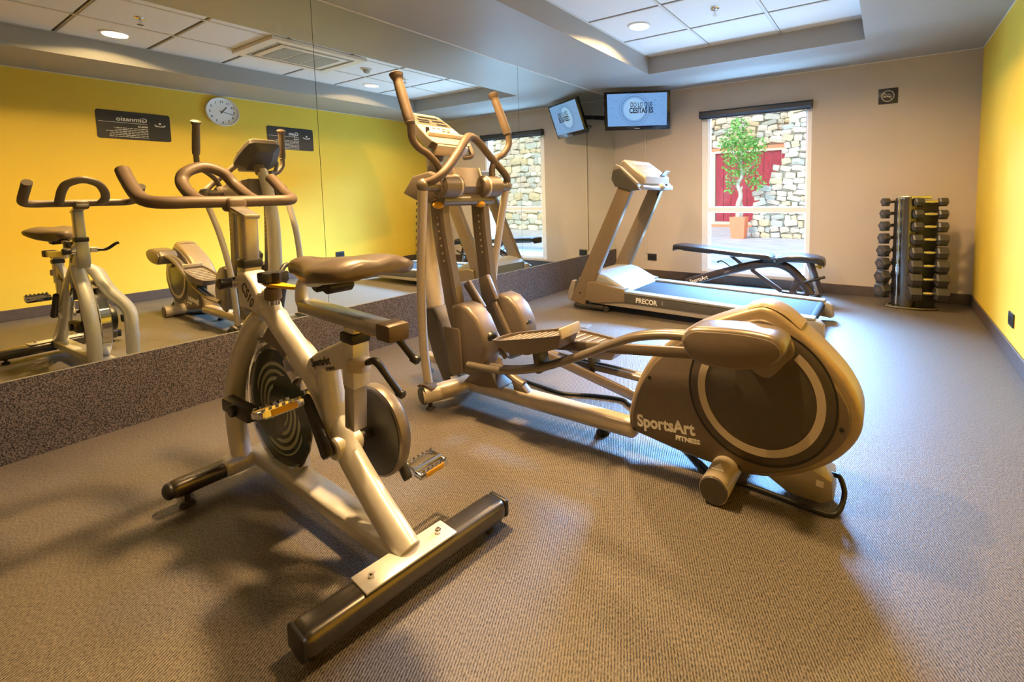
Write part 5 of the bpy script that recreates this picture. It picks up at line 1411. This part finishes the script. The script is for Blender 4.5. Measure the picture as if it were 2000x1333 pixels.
# stones: a handful of irregular blocks, shared by every stone object
def stone_mesh(k):
    rnd = random.Random(100 + k)
    bm = bmesh.new()
    bmesh.ops.create_cube(bm, size=1.0)
    bmesh.ops.subdivide_edges(bm, edges=bm.edges[:], cuts=1, use_grid_fill=True)
    for v in bm.verts:
        d = v.co.normalized()
        v.co = v.co.lerp(d * 0.58, 0.42)
        v.co += V((rnd.uniform(-1, 1), rnd.uniform(-1, 1), rnd.uniform(-1, 1))) * 0.07
    me = bpy.data.meshes.new('stone')
    bm.to_mesh(me); bm.free()
    return me
SM = []
for k in range(6):
    base_me = stone_mesh(k)
    for j in range(len(ST)):
        me = base_me.copy(); me.materials.append(ST[j]); SM.append(me)
def lay(parent, inside, x0, x1, z0, z1, yf, sw, sh, rnd, limit=None, dirs=None):
    """courses of stones on a wall face at y = yf; first `limit` become objects, the rest one joined mesh"""
    rest = {}
    cnt = 0
    z = z0
    items = []
    while z < z1:
        h = sh * rnd.uniform(0.7, 1.35)
        x = x0 - rnd.random() * sw
        while x < x1:
            w = sw * rnd.uniform(0.55, 1.6)
            cxm, czm = x + w / 2, z + h / 2
            if inside(cxm, czm): items.append((cxm, czm + rnd.uniform(-0.15, 0.15) * sh, w, h))
            x += w
        z += h
    objs = []
    off = parent.location
    for i, (cxm, czm, w, h) in enumerate(items):
        me = rnd.choice(SM)
        loc = V((cxm, yf + rnd.uniform(-0.025, 0.02), czm)) - off
        rotv = (rnd.uniform(-0.2, 0.2), rnd.uniform(-0.25, 0.25), rnd.uniform(-0.2, 0.2) + rnd.choice((0, PI)))
        sc = (w * 0.99, 0.16, h * 0.97)
        if limit is None or cnt < limit:
            o = bpy.data.objects.new('stone', me)
            COL.objects.link(o)
            o.parent = parent
            o.location = loc; o.rotation_euler = rotv; o.scale = sc
            cnt += 1
        else:
            from mathutils import Euler
            mw = Matrix.Translation(loc) @ Euler(rotv).to_matrix().to_4x4() @ Matrix.Diagonal((*sc, 1))
            rest.setdefault(me.materials[0].name, []).append((me, mw))
    if rest:
        bm = bmesh.new()
        mats = list(rest)
        nm = bpy.data.meshes.new('rubble')
        for mi, mn in enumerate(mats):
            nm.materials.append(bpy.data.materials[mn])
            for me, mw in rest[mn]:
                v0 = len(bm.verts); f0 = len(bm.faces)
                bm.from_mesh(me)
                bm.verts.ensure_lookup_table(); bm.faces.ensure_lookup_table()
                for v in bm.verts[v0:]: v.co = mw @ v.co
                for f in bm.faces[f0:]: f.material_index = mi
        bm.to_mesh(nm); bm.free()
        o = bpy.data.objects.new('rubble', nm)
        COL.objects.link(o)
        o.parent = parent
        o['kind'] = 'stuff'
    return cnt

def ruin_edge(z):
    P = [(-0.1, -2.80), (0.35, -2.76), (0.73, -2.70), (0.80, -2.62), (1.10, -2.52), (1.16, -2.38), (1.40, -2.30), (1.62, -2.12), (1.96, -2.02), (2.4, -1.98), (4.6, -1.9)]
    for (za, xa), (zb, xb) in zip(P[:-1], P[1:]):
        if za <= z <= zb: return xa + (xb - xa) * (z - za) / (zb - za)
    return P[-1][1]
t = thing('stone_wall', 'ruined rubble stone wall with a stepped left edge, facing the window', 'stone wall', (2.0, 11.4, -0.02))
core = [(ruin_edge(z / 20) + 0.06, z / 20) for z in range(0, 91, 4)]
put('core', MB().prism([(7.8, -0.02), (7.8, 4.5)] + list(reversed([(x, max(z, -0.02)) for x, z in core])), 11.36, 11.75, 'y'), M['mortar'], t, smooth=False)
rnd = random.Random(11)
c1 = lay(t, lambda x, z: x > ruin_edge(z) and x < -1.25, -2.9, -1.2, -0.02, 3.35, 11.34, 0.20, 0.125, rnd)
lay(t, lambda x, z: 2.7 < x < 6.6, 2.7, 6.6, -0.02, 3.3, 11.34, 0.30, 0.18, rnd, max(0, 298 - c1))
t = thing('stone_wall', 'tall stone wall above and beside the red door', 'stone wall', (-5.0, 14.7, -0.02))
put('core', MB().mm((-11.0, 14.5, 2.40), (1.0, 14.9, 5.2)).mm((-11.0, 14.5, -0.02), (-4.86, 14.9, 2.40)).mm((-1.9, 14.5, -0.02), (1.0, 14.9, 2.40)), M['mortar'], t, smooth=False)
rnd = random.Random(5)
lay(t, lambda x, z: (z > 2.46 or x < -4.92) and -5.4 < x < -1.2, -5.4, -1.2, 0.0, 3.75, 14.47, 0.30, 0.17, rnd, 298)
t = thing('courtyard_lamp', 'thin black hose hanging on the stone wall at the window edge', 'hose', (-1.45, 11.2, 0.6))
put('hose', MB().tube([(-1.40, 11.2, 1.25), (-1.45, 11.19, 1.15), (-1.49, 11.18, 0.95), (-1.51, 11.18, 0.72)], 0.018, 8).ball((-1.51, 11.18, 0.70), 0.04, (1, 1, 1.4)), M['cable'], t)
t.name = 'garden_hose'
